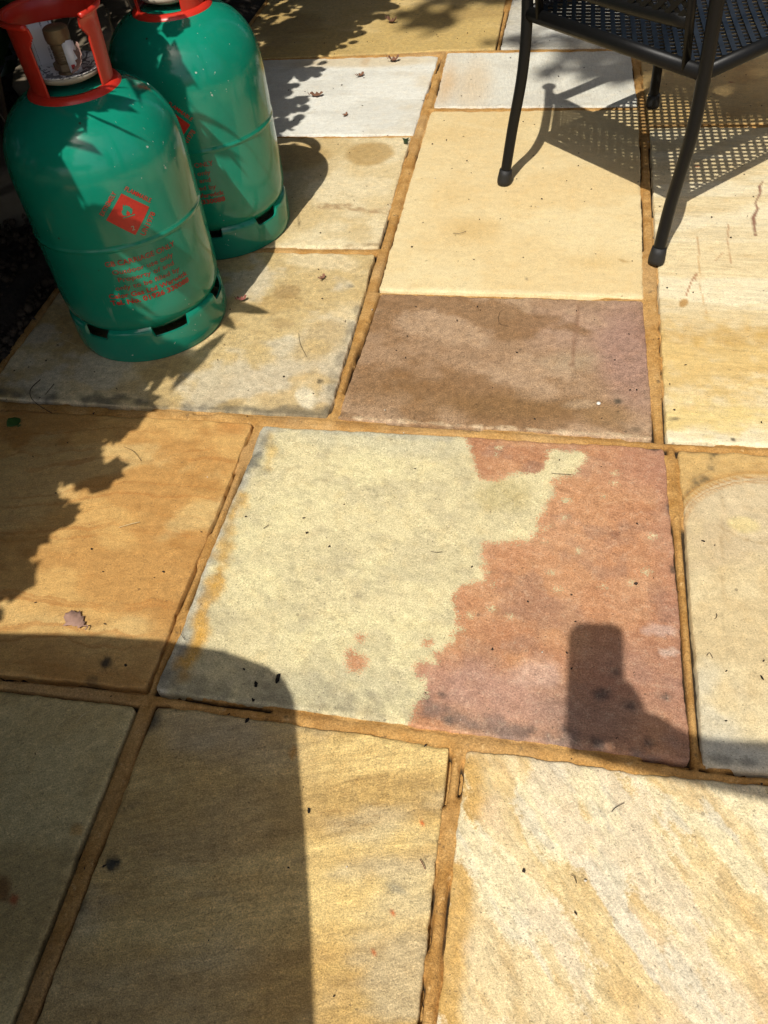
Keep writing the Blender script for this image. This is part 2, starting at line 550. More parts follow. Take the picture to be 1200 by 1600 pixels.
# brown slab
m = slab_mat('sandstone_brown', ledge=0.2, grain=.34, mid=.26, streak=.16, angle=R(-35), stretch=2.2, mottle=.12, mot_col=(.12, .08, .045), relief=.45, speck=.3)
F_L = [lay_blob((0.065, 1.423), .16, .12, stone(184, 152, 128), .7, -.3, .9, .5, 6), lay_fbm(stone(190, 160, 128), .7, 10, 14, -.5, .46, .60, 8), lay_fbm(stone(142, 106, 68), .7, 7, 9, -.5, .5, .64, 7), lay_blob((0.171, 1.367), .09, .26, stone(170, 134, 120), .7, 0, .8, .35, 9),
       lay_blob((-0.282, 1.209), .20, .11, stone(138, 102, 62), .8, .2, .8, .6, 10), lay_blob((-0.070, 1.179), .26, .06, stone(142, 108, 68), .8, 0, .8, .6, 12),
       lay_blob((0.061, 1.320), .08, .05, stone(184, 162, 132), .6, .3, .8, .5, 13), lay_blob((0.031, 1.232), .10, .04, stone(184, 154, 122), .55, .3, .7, .5, 15),
       lay_blob((0.122, 1.168), .07, .04, stone(156, 122, 80), .6, 0, .8, .4, 16), lay_line([(0.069, 1.505), (0.063, 1.360), (0.059, 1.306)], .006, stone(138, 100, 74), .55, .4),
       lay_blob((0.145, 1.210), .011, .012, stone(84, 78, 66), .85, 0, .6, .3), lay_blob((0.076, 1.196), .04, .018, stone(186, 160, 128), .6, .15, .5, .3),
       lay_blob((0.177, 1.135), .014, .01, stone(100, 84, 64), .6), lay_line([(-0.368, 1.129), (-0.066, 1.122), (0.202, 1.117)], .006, stone(212, 188, 152), .7, 1.2, 7, patch=110)]
s_ = make_slab([(-0.355, 1.528), (0.200, 1.530), (0.204, 1.113), (-0.370, 1.122)], m, painter(stone(170, 138, 106), F_L), 16, .006)
tag(s_, 'mottled brown slab between the honey and the two-tone slab')
# tan slab with oval damp mark
m = slab_mat('sandstone_tan_oval', grain=.2, mid=.2, streak=.08, mottle=.16, mot_col=(.3, .23, .13), relief=.4)
G_L = [lay_fbm(stone(238, 222, 182), .8, 5, seed=13), lay_fbm(stone(205, 176, 118), .5, 6, seed=23, lo=.52, hi=.66),
       lay_blob((-0.502, 2.180), .078, .078, stone(192, 160, 102), .85, 0, .3, .2, 14), lay_blob((-0.719, 2.162), .12, .10, stone(196, 164, 106), .7, 0, .4, .3, 15),
       lay_line([(-0.565, 1.900), (-0.510, 1.894), (-0.451, 1.883), (-0.402, 1.875)], .020, stone(178, 146, 104), .75, .9, 6, patch=75, soft=.5),
       lay_line([(-0.467, 1.718), (-0.399, 1.726)], .012, stone(150, 122, 84), .6, .8, 8, patch=50)]
s_ = make_slab([(-1.12, 2.276), (-0.402, 2.278), (-0.394, 1.715), (-1.12, 1.700)], m, painter(stone(226, 204, 156), G_L), 17, .006)
tag(s_, 'tan slab with an oval damp mark beside the rear cylinder')
# mottled slab under the front cylinder
m = slab_mat('sandstone_cream_mottled', ledge=0.45, grain=.22, mid=.26, streak=.10, angle=.4, stretch=2, mottle=.18, mot_col=(.22, .19, .14), relief=.55)
H_L = [lay_fbm(stone(234, 214, 170), .85, 6, 8, .3, .44, .60, 16), lay_fbm(stone(186, 152, 92), .5, 5, 7, .3, .52, .66, 17), lay_fbm(stone(216, 210, 190), .5, 9, seed=18, lo=.52, hi=.64),
       lay_blob((-0.568, 1.525), .036, .032, stone(176, 146, 96), .8, 0, .35, .25, 19), lay_blob((-0.550, 1.410), .032, .026, stone(188, 158, 106), .6, 0, .4, .25, 20),
       lay_blob((-0.457, 1.360), .07, .10, stone(192, 160, 98), .6, -.3, .6, .5, 21), lay_blob((-0.440, 1.169), .022, .05, stone(236, 224, 192), .85, .4, .5, .6, 22),
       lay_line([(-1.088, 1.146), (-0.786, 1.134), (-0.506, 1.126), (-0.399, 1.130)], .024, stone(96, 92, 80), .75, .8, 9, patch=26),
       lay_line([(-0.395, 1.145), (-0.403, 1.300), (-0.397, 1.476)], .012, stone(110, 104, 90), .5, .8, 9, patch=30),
       lay_blob((-0.427, 1.226), .008, .006, DARK, .8), lay_blob((-0.430, 1.554), .012, .01, stone(130, 124, 104), .6)]
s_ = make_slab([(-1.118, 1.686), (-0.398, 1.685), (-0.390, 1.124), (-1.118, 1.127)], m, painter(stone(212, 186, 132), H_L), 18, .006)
tag(s_, 'cream mottled slab under the front cylinder')
# orange banded slab
m = slab_mat('sandstone_orange', rings=(58, .50, stone(182, 120, 56), .50, 1.05, 1.12), ledge=0.25, grain=.17, mid=.16, streak=.14, angle=R(-14), stretch=4, sscale=20, mottle=.10, mot_col=(.25, .15, .06), relief=.45)
def band_orange(x, y):
    r = np.hypot(x + .62, y + .55) + (fbm(x * 3, y * 3, 41, 4) - .5) * .10
    b = fbm(np.arctan2(y + .55, x + .62) * 2.5, r * 34, 42, 4)
    m_ = sstep(.56, .66, b) * sstep(1.05, .92, y) * sstep(.52, .66, y)
    return stone(186, 124, 58), .42 * m_
I_L = [lay_fbm(stone(222, 178, 108), .8, 7, 12, -.2, .44, .60, 25), lay_fbm(stone(184, 134, 70), .6, 6, 16, -.25, .5, .64, 26), lay_fbm(stone(220, 188, 126), .7, 6, 10, .4, .52, .66, 27),
       lay_blob((-0.641, 0.597), .35, .10, stone(222, 184, 118), .75, -.1, .9, .4, 28), lay_blob((-0.557, 1.082), .05, .03, stone(190, 120, 50), .5, 0, .8, .5, 29),
       lay_blob((-0.610, 0.561), .011, .013, BLACK, .9, 0, .5, .25), lay_blob((-0.619, 0.530), .014, .012, DARK, .5)]
s_ = make_slab([(-1.118, 1.093), (-0.530, 1.097), (-0.534, 0.525), (-1.118, .520)], m, painter(stone(202, 153, 87), I_L, sd=lambda x, y: np.hypot(x + .62, y + .55) + (fbm(x * 3, y * 3, 41, 4) - .5) * .10), 19, .006)
tag(s_, 'orange banded slab left of the two-tone slab')
# two-tone slab: cream and terracotta
J_EDGE = [(-0.121, 1.131), (-0.119, 1.080), (-0.107, 1.045), (-0.099, 1.010), (-0.086, 0.991), (-0.058, 0.990), (-0.035, 1.005), (0.006, 1.012), (0.021, 1.031), (0.023, 1.063), (0.041, 1.074), (0.068, 1.075), (0.090, 1.069),
          (0.086, 1.047), (0.073, 1.021), (0.052, 1.007), (0.037, 0.996), (0.034, 0.957), (0.023, 0.925), (0.010, 0.907), (0.017, 0.888), (0.037, 0.896), (0.013, 0.880), (-0.000, 0.859), (-0.035, 0.856), (-0.071, 0.849), (-0.065, 0.808), (-0.066, 0.773), (-0.104, 0.759),
          (-0.103, 0.730), (-0.095, 0.695), (-0.099, 0.661), (-0.112, 0.639), (-0.124, 0.636), (-0.117, 0.619), (-0.140, 0.616), (-0.126, 0.591), (-0.130, 0.567), (-0.135, 0.541), (-0.140, 0.511), (-0.141, 0.474),
          (.30, .46), (.30, 1.15)]
J_SPOTS = [((-0.235, 0.648), .006), ((-0.233, 0.605), .016), ((-0.244, 0.619), .008), ((-0.135, 0.606), .012), ((-0.134, 0.652), .007)]
J_CREAM = [((-0.063, 0.793), .0), ((0.026, 0.954), .004), ((0.059, 0.953), .006), ((0.137, 1.023), .0055), ((0.136, 1.001), .0045), ((0.120, 0.969), .003), ((0.056, 0.917), .0045), ((0.026, 0.863), .004), ((0.195, 0.889), .0055), ((0.049, 0.771), .005), ((0.159, 0.794), .005), ((0.121, 0.783), .004), ((0.040, 0.800), .004),
           ((-0.077, 0.707), .005), ((-0.088, 0.682), .005), ((-0.017, 0.710), .004), ((-0.046, 0.724), .005), ((0.183, 0.818), .003), ((-0.048, 0.766), .003), ((0.081, 0.849), .003), ((-0.066, 1.049), .003), ((-0.063, 1.069), .004)]
def j_sd(x, y):
    s = poly_sd(x, y, J_EDGE)
    s = s + (fbm(x * 30, y * 30, 61, 4) - .5) * .014 + (fbm(x * 85, y * 85, 64, 2) - .5) * .012
    for c, r in J_SPOTS:
        s = np.maximum(s, r - np.hypot(x - c[0], y - c[1]))
    for c, r in J_CREAM:
        s = np.minimum(s, np.hypot(x - c[0], y - c[1]) - r * .75)
    return s
J_A = [lay_fbm(stone(234, 222, 172), .85, 7, seed=51, lo=.42, hi=.62), lay_fbm(stone(214, 200, 156), .45, 9, 11, seed=52, lo=.5, hi=.62), lay_fbm(stone(194, 182, 146), .42, 24, 26, seed=50, lo=.52, hi=.66),
       lay_blob((-0.042, 0.955), .075, .05, stone(198, 182, 130), .75, .1, .6, .4, 53), lay_blob((-0.068, 1.005), .03, .02, stone(206, 188, 130), .5),
       lay_blob((-0.247, 1.070), .30, .05, stone(214, 206, 172), .6, 0, .9, .4, 55),
       lay_line([(-0.504, 1.083), (-0.518, 0.956), (-0.521, 0.807), (-0.516, 0.659), (-0.513, 0.535)], .030, stone(208, 202, 184), .8, .5, 54),
       lay_line([(-0.507, 1.048), (-0.513, 1.000), (-0.513, 0.941)], .030, stone(88, 88, 82), .80, .8, 56, patch=34),
       lay_line([(-0.488, 0.737), (-0.491, 0.615), (-0.506, 0.546)], .012, stone(120, 120, 112), .6, .8, 57, patch=30),
       lay_line([(-0.500, 0.911), (-0.500, 0.830), (-0.490, 0.774)], .024, stone(222, 176, 88), .9, .9, 58, soft=.97),
       lay_line([(-0.487, 0.755), (-0.487, 0.674), (-0.481, 0.599), (-0.486, 0.553)], .022, stone(222, 170, 74), .95, .9, 59, soft=.97),
       lay_line([(-0.492, 1.077), (-0.473, 1.025), (-0.470, 0.984)], .014, stone(214, 176, 92), .6, .8, 60, soft=.9),
       lay_blob((-0.303, 0.550), .12, .04, stone(176, 170, 146), .45, -.15, .9, .6, 62), lay_blob((-0.197, 0.584), .10, .05, stone(192, 184, 154), .45, -.15, .9, .7, 63),
       lay_line([(-0.495, 1.087), (-0.156, 1.087)], .014, stone(186, 182, 162), .6, .8, 64, patch=22),
       lay_line([(-0.512, 0.530), (-0.365, 0.530), (-0.142, 0.525)], .050, stone(142, 134, 112), .50, .9, 65, patch=48, soft=.9), lay_line([(-0.504, 1.065), (-0.516, 0.902), (-0.510, 0.672), (-0.509, 0.535)], .050, stone(146, 140, 120), .45, .9, 66, patch=44, soft=.9),
       lay_fbm(stone(166, 156, 126), .25, 46, 52, seed=67, lo=.60, hi=.70)]
for k, (px, r) in enumerate([((-0.385, 1.041), .008), ((-0.313, 1.125), .01), ((-0.263, 0.866), .012), ((-0.214, 0.916), .01), ((-0.320, 0.749), .012), ((-0.409, 0.990), .014), ((-0.253, 0.725), .014), ((-0.291, 0.578), .02), ((-0.202, 0.558), .016), ((-0.148, 0.564), .012), ((-0.372, 0.571), .016), ((-0.409, 0.532), .02), ((-0.452, 0.530), .014)]):
    J_A.append(lay_blob(px, r * .8, r * .6, stone(150, 144, 122), .45, 0, .9, .6, 70 + k))
J_B = [lay_fbm(stone(204, 152, 110), .8, 10, 15, -.3, .44, .60, 81), lay_fbm(stone(180, 125, 90), .6, 8, 12, .2, .5, .62, 82), lay_fbm(stone(164, 128, 106), .45, 14, 17, .2, .55, .66, 79), lay_fbm(stone(212, 164, 124), .45, 14, 20, -.3, .54, .66, 80),
       lay_blob((0.180, 1.058), .10, .09, stone(176, 126, 106), .45, .3, .9, .4, 83), lay_line([(0.227, 1.086), (0.227, 0.755), (0.226, 0.522)], .05, stone(172, 126, 108), .4, .5, 84, soft=.95),
       lay_blob((0.159, 0.618), .16, .10, stone(168, 126, 108), .6, 0, .9, .5, 85), lay_blob((-0.014, 0.576), .16, .06, stone(190, 150, 132), .75, -.15, .9, .5, 86),
       lay_blob((0.028, 0.617), .04, .03, stone(212, 176, 156), .7, .3, .7, .6, 87), lay_blob((0.082, 0.559), .12, .06, stone(136, 112, 100), .55, -.1, .8, .6, 88),
       lay_blob((0.203, 1.092), .018, .010, stone(72, 58, 50), .85, 0, .7, .5, 89), lay_blob((0.226, 0.956), .012, .018, stone(92, 76, 72), .8, 0, .8, .4, 90), lay_blob((0.223, 0.826), .008, .01, DARK, .7),
       lay_blob((0.136, 0.888), .012, .01, stone(140, 92, 70), .6), lay_blob((0.193, 0.712), .03, .016, stone(206, 176, 160), .65, .3, .5, .8, 91), lay_blob((0.214, 0.676), .02, .008, stone(216, 190, 172), .7, .1, .5, .8, 92),
       lay_line([(-0.145, 0.550), (-0.036, 0.525), (0.083, 0.517), (0.225, 0.515)], .030, stone(126, 108, 100), .8, .8, 93, patch=24, soft=.9)]
for k, (px, r) in enumerate([((0.019, 0.532), .016), ((0.116, 0.597), .018), ((0.154, 0.583), .016), ((0.108, 0.525), .016), ((0.174, 0.533), .014), ((-0.089, 0.532), .014), ((-0.103, 0.570), .012), ((0.134, 0.635), .014), ((0.201, 0.603), .012), ((0.066, 0.538), .012)]):
    J_B.append(lay_blob(px, r, r * .75, stone(74, 66, 64), .75, 0, .9, .6, 95 + k))
m = slab_mat('sandstone_two_tone', ledge=0.2, grain=.26, mid=.2, streak=.14, angle=R(28), stretch=2.6, sscale=40, mottle=.27, mot_col=(.36, .31, .22), mot_scale=70, relief=.42, edge_n=.018, edge_f=.050, edge_w=.0032, speck=.35)
s_ = make_slab([(-0.509, 1.091), (0.224, 1.093), (0.227, 0.512), (-0.516, 0.525)], m, painter(stone(230, 216, 168), J_A, stone(198, 143, 103), J_B, j_sd), 20, .005)
tag(s_, 'two-tone slab, cream on the left and terracotta on the right')
# pale slab with growth rings
m = slab_mat('sandstone_pale_rings', rings=(24, .50, stone(184, 132, 66), .6, .88, .96), ledge=0.5, grain=.16, mid=.16, streak=.10, angle=R(60), stretch=2.0, mottle=.10, mot_col=(.4, .33, .22), relief=.45)
RC = np.array((0.379, 0.891)); RA_ = RB_ = 0.146      # centre and radius of the growth rings
def k_r(x, y):
    return np.hypot((x - RC[0]) / RA_, (y - RC[1]) / RB_) + (fbm(x * 9, y * 9, 66, 4) - .5) * .07
def k_rings(x, y):
    r = k_r(x, y)
    m_ = np.zeros_like(x)
    for rr, w_, a in ((1.0, .022, .95), (.93, .03, .6), (1.08, .05, .5)):
        m_ = np.maximum(m_, a * sstep(w_, 0, np.abs(r - rr)))
    return stone(186, 134, 66), m_ * .95 * sstep(RC[1] - .03, RC[1] + .06, y)
def k_out(x, y):
    return stone(212, 172, 102), .85 * sstep(.97, 1.06, k_r(x, y)) * sstep(RC[1] - .03, RC[1] + .06, y)
K_L = [lay_fbm(stone(230, 212, 168), .8, 5, 7, .5, .44, .62, 101), lay_fbm(stone(206, 184, 150), .5, 6, 8, .3, .5, .64, 102), lay_fbm(stone(212, 206, 184), .6, 5, seed=103, lo=.52, hi=.66), k_out, k_rings,
       lay_line([(0.241, 0.971), (0.274, 1.018), (0.296, 1.035), (0.294, 1.065), (0.309, 1.094)], .010, stone(96, 84, 60), .8, .9, 104, patch=60),
       lay_line([(0.310, 0.988), (0.299, 0.885), (0.291, 0.774)], .003, stone(176, 146, 98), .3, .5), lay_line([(0.295, 0.924), (0.331, 0.899), (0.368, 0.889)], .003, stone(170, 140, 90), .4, .5),
       lay_blob((0.334, 0.928), .03, .02, stone(234, 214, 150), .7, 0, .5, .4, 105), lay_blob((0.294, 0.531), .12, .04, stone(206, 206, 194), .85, 0, .8, .4, 106),
       lay_blob((0.269, 0.523), .02, .012, stone(130, 128, 116), .6), lay_blob((0.301, 0.523), .016, .01, stone(110, 108, 98), .6)]
s_ = make_slab([(0.245, 1.092), (.850, 1.094), (.850, .512), (0.245, 0.510)], m, painter(stone(218, 196, 150), K_L, sd=lambda x, y: k_r(x, y) * sstep(RC[1] - .03, RC[1] + .03, y)), 21, .005)
tag(s_, 'pale slab with curved growth rings right of the two-tone slab')
# cream banded slab on the right
m = slab_mat('sandstone_cream_banded', ledge=0.2, grain=.15, mid=.12, streak=.2, angle=R(4), stretch=9, sscale=14, mottle=.06, relief=.35)
L_L = [lay_fbm(stone(243, 230, 194), .8, 3, 14, .03, .44, .6, 111), lay_fbm(stone(220, 196, 146), .5, 3, 18, .03, .5, .66, 112),
       lay_line([(.2, 1.33), (.9, 1.36)], .16, stone(222, 186, 110), .75, .7, 113, soft=.95), lay_line([(.2, 1.41), (.9, 1.45)], .05, stone(204, 164, 88), .6, .8, 114, soft=.95),
       lay_line([(.2, 1.18), (.9, 1.19)], .06, stone(232, 204, 128), .7, .8, 115, soft=.95),
       lay_blob((0.280, 1.525), .010, .020, stone(196, 152, 88), .9, -.35, .35, .1), lay_line([(0.287, 1.552), (0.301, 1.604), (0.312, 1.633)], .0028, stone(160, 92, 50), .8, .3), lay_line([(0.308, 1.604), (0.316, 1.641)], .0024, stone(160, 92, 50), .6, .3),
       lay_line([(0.494, 2.034), (0.483, 2.009), (0.482, 1.979), (0.465, 1.931), (0.468, 1.908), (0.454, 1.868), (0.450, 1.791)], .0045, stone(120, 52, 36), .85, .6, 116), lay_line([(0.397, 1.838), (0.387, 1.744), (0.387, 1.676)], .0025, stone(170, 110, 66), .6, .5),
       lay_line([(0.323, 1.703), (0.317, 1.581), (0.323, 1.491)], .0022, stone(206, 160, 100), .6, .5), lay_line([(0.354, 1.684), (0.375, 1.718)], .0022, stone(170, 110, 66), .6, .5), lay_line([(0.326, 1.782), (0.324, 1.708)], .0022, stone(180, 130, 80), .6, .5),
       lay_blob((0.243, 1.169), .016, .007, stone(110, 104, 84), .7, .2, .7, .5), lay_blob((0.339, 1.124), .005, .006, DARK, .8), lay_blob((0.349, 2.110), .010, .006, stone(170, 70, 30), .7)]
s_ = make_slab([(0.241, 2.328), (.880, 2.325), (.880, 1.114), (0.228, 1.113)], m, painter(stone(236, 216, 170), L_L), 22, .0035)
tag(s_, 'cream banded slab with reddish cracks on the right')
# slab under the far side of the chair
m = slab_mat('sandstone_tan_far', grain=.18, mid=.15, streak=.12, angle=.1, stretch=4, mottle=.1, relief=.35)
make_slab([(.412, 3.47), (1.02, 3.47), (1.02, 2.862), (.412, 2.866)], m, painter(stone(214, 182, 120), [lay_fbm(stone(228, 204, 150), .7, 4, seed=121)]), 23, .012)
make_slab([(0.231, 2.851), (1.02, 2.842), (1.02, 2.352), (0.239, 2.351)], m, painter(stone(218, 184, 122), [lay_fbm(stone(232, 206, 150), .7, 3, 6, seed=122), lay_fbm(stone(188, 144, 80), .5, 4, seed=123, lo=.55, hi=.7), lay_blob((0.475, 2.611), .012, .006, stone(150, 60, 20), .9)]), 24, .008)
# bottom left
m = slab_mat('sandstone_olive', ledge=0.6, grain=.24, mid=.2, streak=.2, angle=R(-35), stretch=5, sscale=30, mottle=.14, mot_col=(.16, .14, .09), relief=.5)
N_L = [lay_fbm(stone(226, 206, 150), .8, 5, 9, .6, .44, .62, 131), lay_fbm(stone(176, 150, 96), .6, 5, seed=132, lo=.5, hi=.66), lay_blob((-0.617, 0.231), .022, .02, stone(130, 92, 48), .85, 0, .5, .3),
       lay_blob((-0.593, 0.222), .008, .007, stone(176, 84, 40), .8), lay_blob((-0.549, 0.316), .012, .01, stone(198, 148, 74), .6)]
s_ = make_slab([(-.965, .494), (-0.538, 0.496), (-.536, -.20), (-.965, -.20)], m, painter(stone(214, 192, 136), N_L), 25, .005)
tag(s_, 'olive beige slab in the bottom left corner, all in shadow')
# bottom middle
m = slab_mat('sandstone_gold_streaked', ledge=0.5, grain=.28, mid=.2, streak=.26, angle=R(-18), stretch=6, sscale=22, mottle=.12, mot_col=(.24, .2, .13), relief=.5)
O_L = [lay_fbm(stone(198, 162, 100), .6, 5, 30, .28, .50, .60, 139), lay_blob((-.42, .28), .20, .42, stone(226, 206, 156), .8, 0, .9, .4, 140), lay_fbm(stone(236, 206, 138), .85, 3, 12, .28, .44, .62, 141), lay_fbm(stone(192, 158, 98), .6, 3, 14, .28, .52, .68, 142), lay_fbm(stone(200, 190, 160), .5, 4, 10, .28, .55, .7, 143),  # left-half blob paints the shaded part paler, to offset the shadow
       lay_blob((-0.415, 0.476), .16, .06, stone(198, 178, 140), .7, -.2, .9, .5, 144), lay_blob((-0.503, 0.479), .02, .03, stone(70, 74, 72), .8, .4, .9, .6, 145), lay_blob((-0.485, 0.281), .011, .012, stone(40, 48, 50), .95, 0, .5, .4, 146),
       lay_line([(-0.506, 0.343), (-0.486, 0.360), (-0.474, 0.375)], .005, stone(70, 66, 58), .7, .9, 147, patch=60), lay_blob((-0.512, 0.231), .02, .014, stone(100, 90, 66), .6), lay_blob((-0.124, 0.303), .02, .008, stone(150, 146, 126), .6, -.2, .8, .7),
       lay_blob((-0.105, 0.387), .0035, .0055, stone(196, 84, 8), .95, 0, .6, .2), lay_blob((-0.123, 0.277), .0035, .0045, stone(196, 84, 8), .95, 0, .6, .2), lay_blob((-0.141, 0.232), .0035, .0045, stone(196, 84, 8), .95, 0, .6, .2), lay_blob((-0.292, 0.457), .006, .012, stone(214, 150, 60), .7)]
s_ = make_slab([(-0.507, 0.501), (-0.082, 0.495), (-.079, -.28), (-.504, -.28)], m, painter(stone(216, 180, 110), O_L), 26, .005)
tag(s_, 'gold streaked slab at the bottom middle, half in shadow')
# bottom right
PA = R(-52)
m = slab_mat('sandstone_riven_cream', ledge=0.75, grain=.2, mid=.16, streak=.26, angle=-PA, stretch=4.5, sscale=34, mottle=.08, mot_col=(.45, .38, .26), relief=.6, edge_n=.09, edge_f=.06, edge_w=.018)
def p_sd(x, y):
    a = x * math.cos(PA) + y * math.sin(PA); b = -x * math.sin(PA) + y * math.cos(PA)
    return (fbm(a * 4 + 3, b * 19 + .6 * fbm(a * 6, b * 6, 150, 3), 151, 5) - .515) * .5
P_A = [lay_fbm(stone(226, 194, 134), .7, 7, 34, PA, .47, .57, 152), lay_fbm(stone(240, 218, 172), .7, 8, 26, PA, .5, .60, 153), lay_fbm(stone(232, 204, 170), .5, 5, 16, PA, .54, .66, 154), lay_fbm(stone(212, 178, 120), .45, 10, 44, PA, .56, .64, 157),
       lay_line([(-0.052, 0.472), (-0.051, 0.359), (-0.052, 0.250), (-0.053, 0.173)], .030, stone(214, 172, 98), .9, .5, 155, soft=.8)]
P_B = [lay_fbm(stone(234, 214, 184), .6, 6, 22, PA, .48, .60, 156), lay_fbm(stone(224, 214, 190), .6, 10, 40, PA, .54, .64, 158)]
s_ = make_slab([(-0.061, 0.492), (.545, .492), (.545, -.35), (-.056, -.35)], m, painter(stone(234, 209, 156), P_A, stone(240, 224, 182), P_B, p_sd), 27, .005, riven=.0013, riven_angle=PA)
tag(s_, 'riven cream slab with pale diagonal bands at the bottom right')
# slabs beyond the frame, plainer
PLAIN = [slab_mat('sandstone_plain_buff', streak=.15, angle=.3, mottle=.12), slab_mat('sandstone_plain_tan', streak=.1, angle=1.2, mottle=.15)]
EXTRA = [(-.960, .47, -.10, -.95, 1), ]
def rect(x0, x1, y0, y1): return [(x0, y1), (x1, y1), (x1, y0), (x0, y0)]
extra = [rect(.872, 1.47, .512, 1.094), rect(.902, 1.50, 1.114, 2.325), rect(1.045, 1.65, 2.352, 2.842), rect(1.045, 1.65, 2.866, 3.47), rect(.568, 1.17, -.35, .492), rect(1.19, 1.79, -.35, .492),
         rect(-1.60, -.988, -.30, .494), rect(-.965, -.53, -.84, -.225), rect(-.505, .10, -.90, -.305), rect(.12, .72, -.95, -.372), rect(.74, 1.34, -.95, -.372), rect(-1.6, -.99, -.92, -.32),
         rect(-1.12, -.53, 3.49, 4.09), rect(-.51, .37, 3.49, 4.09), rect(.39, .99, 3.49, 4.09), rect(1.01, 1.61, 3.49, 4.09), rect(-1.62, -1.14, -.30 + .815, .515 + .577)]
for k, q in enumerate(extra):
    c = (stone(218, 188, 128), stone(204, 176, 124), stone(222, 204, 160), stone(198, 156, 96))[k % 4]
    make_slab(q, PLAIN[k % 2], painter(c, [lay_fbm(c * 1.12, .7, 4, seed=200 + k), lay_fbm(c * .85, .5, 5, seed=240 + k, lo=.55, hi=.7)]), 40 + k, .03)

# ---- mortar joints: one sheet, sunk and uneven, hollowed along the stones
def mortar():
    st = .0024
    x0, x1, y0, y1 = -1.135, .96, .02, 3.50
    X, Y = np.meshgrid(np.arange(x0, x1, st), np.arange(y0, y1, st))
    x, y = X.ravel(), Y.ravel()
    din = np.full(x.shape, -1e3)
    for q in SLABS:
        qa = np.array(q)
        lo = qa.min(0) - .05; hi = qa.max(0) + .05
        k = (x > lo[0]) & (x < hi[0]) & (y > lo[1]) & (y < hi[1])
        if not k.any(): continue
        s = np.full(k.sum(), 1e3)
        xs, ys = x[k], y[k]
        for i in range(4):
            a = qa[i]; b = qa[(i + 1) % 4]
            e = b - a; L = np.hypot(*e)
            s = np.minimum(s, ((ys - a[1]) * e[0] - (xs - a[0]) * e[1]) / L * -1.0)
        din[k] = np.maximum(din[k], s)
    keep = din < .012
    xk, yk, out = x[keep], y[keep], np.clip(-din[keep], 0, .05)
    z = -.0046 + (fbm(xk * 12, yk * 12, 302, 4) - .5) * .0025 + (fbm(xk * 26, yk * 26, 301, 4) - .5) * .0022 + (fbm(xk * 130, yk * 130, 303, 3) - .5) * .0022
    z += .0026 * sstep(.0, .010, out)
    # bulging beads along the left-hand long joint, flatter elsewhere
    bulge = np.exp(-((xk + .385) / .03) ** 2) * sstep(1.05, 1.2, yk)
    z += bulge * .0038 * sstep(.002, .012, out) * (.3 + 1.4 * fbm(xk * 5, yk * 26, 305, 2))
    crack = sstep(.50, .58, fbm(xk * 5 + 3, yk * 5, 304, 3)) * sstep(.0046, .001, np.abs(out - .0012))
    z -= crack * .014
    # mortar shrunk away from the stone: open gaps
    GAPS = [[(-0.529, 1.093), (-0.537, 0.915), (-0.539, 0.758), (-0.534, 0.627), (-0.531, 0.524)], [(-0.395, 1.677), (-0.397, 1.476), (-0.396, 1.300), (-0.388, 1.120)], [(0.236, 1.891), (0.235, 1.601), (0.231, 1.341), (0.227, 1.110)],
            [(0.244, 1.086), (0.244, 0.989), (0.245, 0.866)], [(-0.386, 2.842), (-0.391, 2.544), (-0.397, 2.286)], [(-0.357, 1.521), (-0.368, 1.323), (-0.369, 1.199)], [(-1.078, 1.127), (-0.781, 1.121), (-0.620, 1.118)], [(0.227, 0.509), (0.165, 0.514), (0.083, 0.514)],
            [(-0.081, 0.491), (-0.081, 0.395), (-0.081, 0.287), (-0.080, 0.170)], [(-0.062, 0.488), (-0.061, 0.406), (-0.060, 0.312)], [(-0.515, 0.522), (-0.429, 0.518), (-0.342, 0.517)], [(-0.764, 0.517), (-0.661, 0.521), (-0.533, 0.523)], [(0.244, 0.507), (0.322, 0.509)]]
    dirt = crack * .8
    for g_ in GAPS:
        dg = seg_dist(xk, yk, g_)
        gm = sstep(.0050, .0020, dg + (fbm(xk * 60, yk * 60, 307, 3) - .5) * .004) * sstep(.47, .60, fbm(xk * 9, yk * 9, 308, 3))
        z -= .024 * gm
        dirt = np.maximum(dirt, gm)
    idx = -np.ones(len(x), np.int64); idx[keep] = np.arange(keep.sum())
    idx = idx.reshape(X.shape)
    f = np.stack([idx[:-1, :-1], idx[:-1, 1:], idx[1:, 1:], idx[1:, :-1]], -1).reshape(-1, 4)
    f = f[(f >= 0).all(1)]
    v = np.stack([xk, yk, z], -1)
    # plain bed under everything, so the joints outside the frame are closed too
    n = len(v)
    bed = np.array([(-1.64, -.95, -.020), (1.80, -.95, -.020), (1.80, 4.1, -.020), (-1.128, 4.1, -.020), (-1.128, 1.10, -.020), (-1.64, 1.10, -.020)])
    v = np.concatenate([v, bed])
    dirt = np.concatenate([dirt, np.zeros(len(bed))])
    bedf = np.array([[n, n + 1, n + 4, n + 5], [n + 1, n + 2, n + 3, n + 4]])
    return v, np.concatenate([f, bedf]), dirt

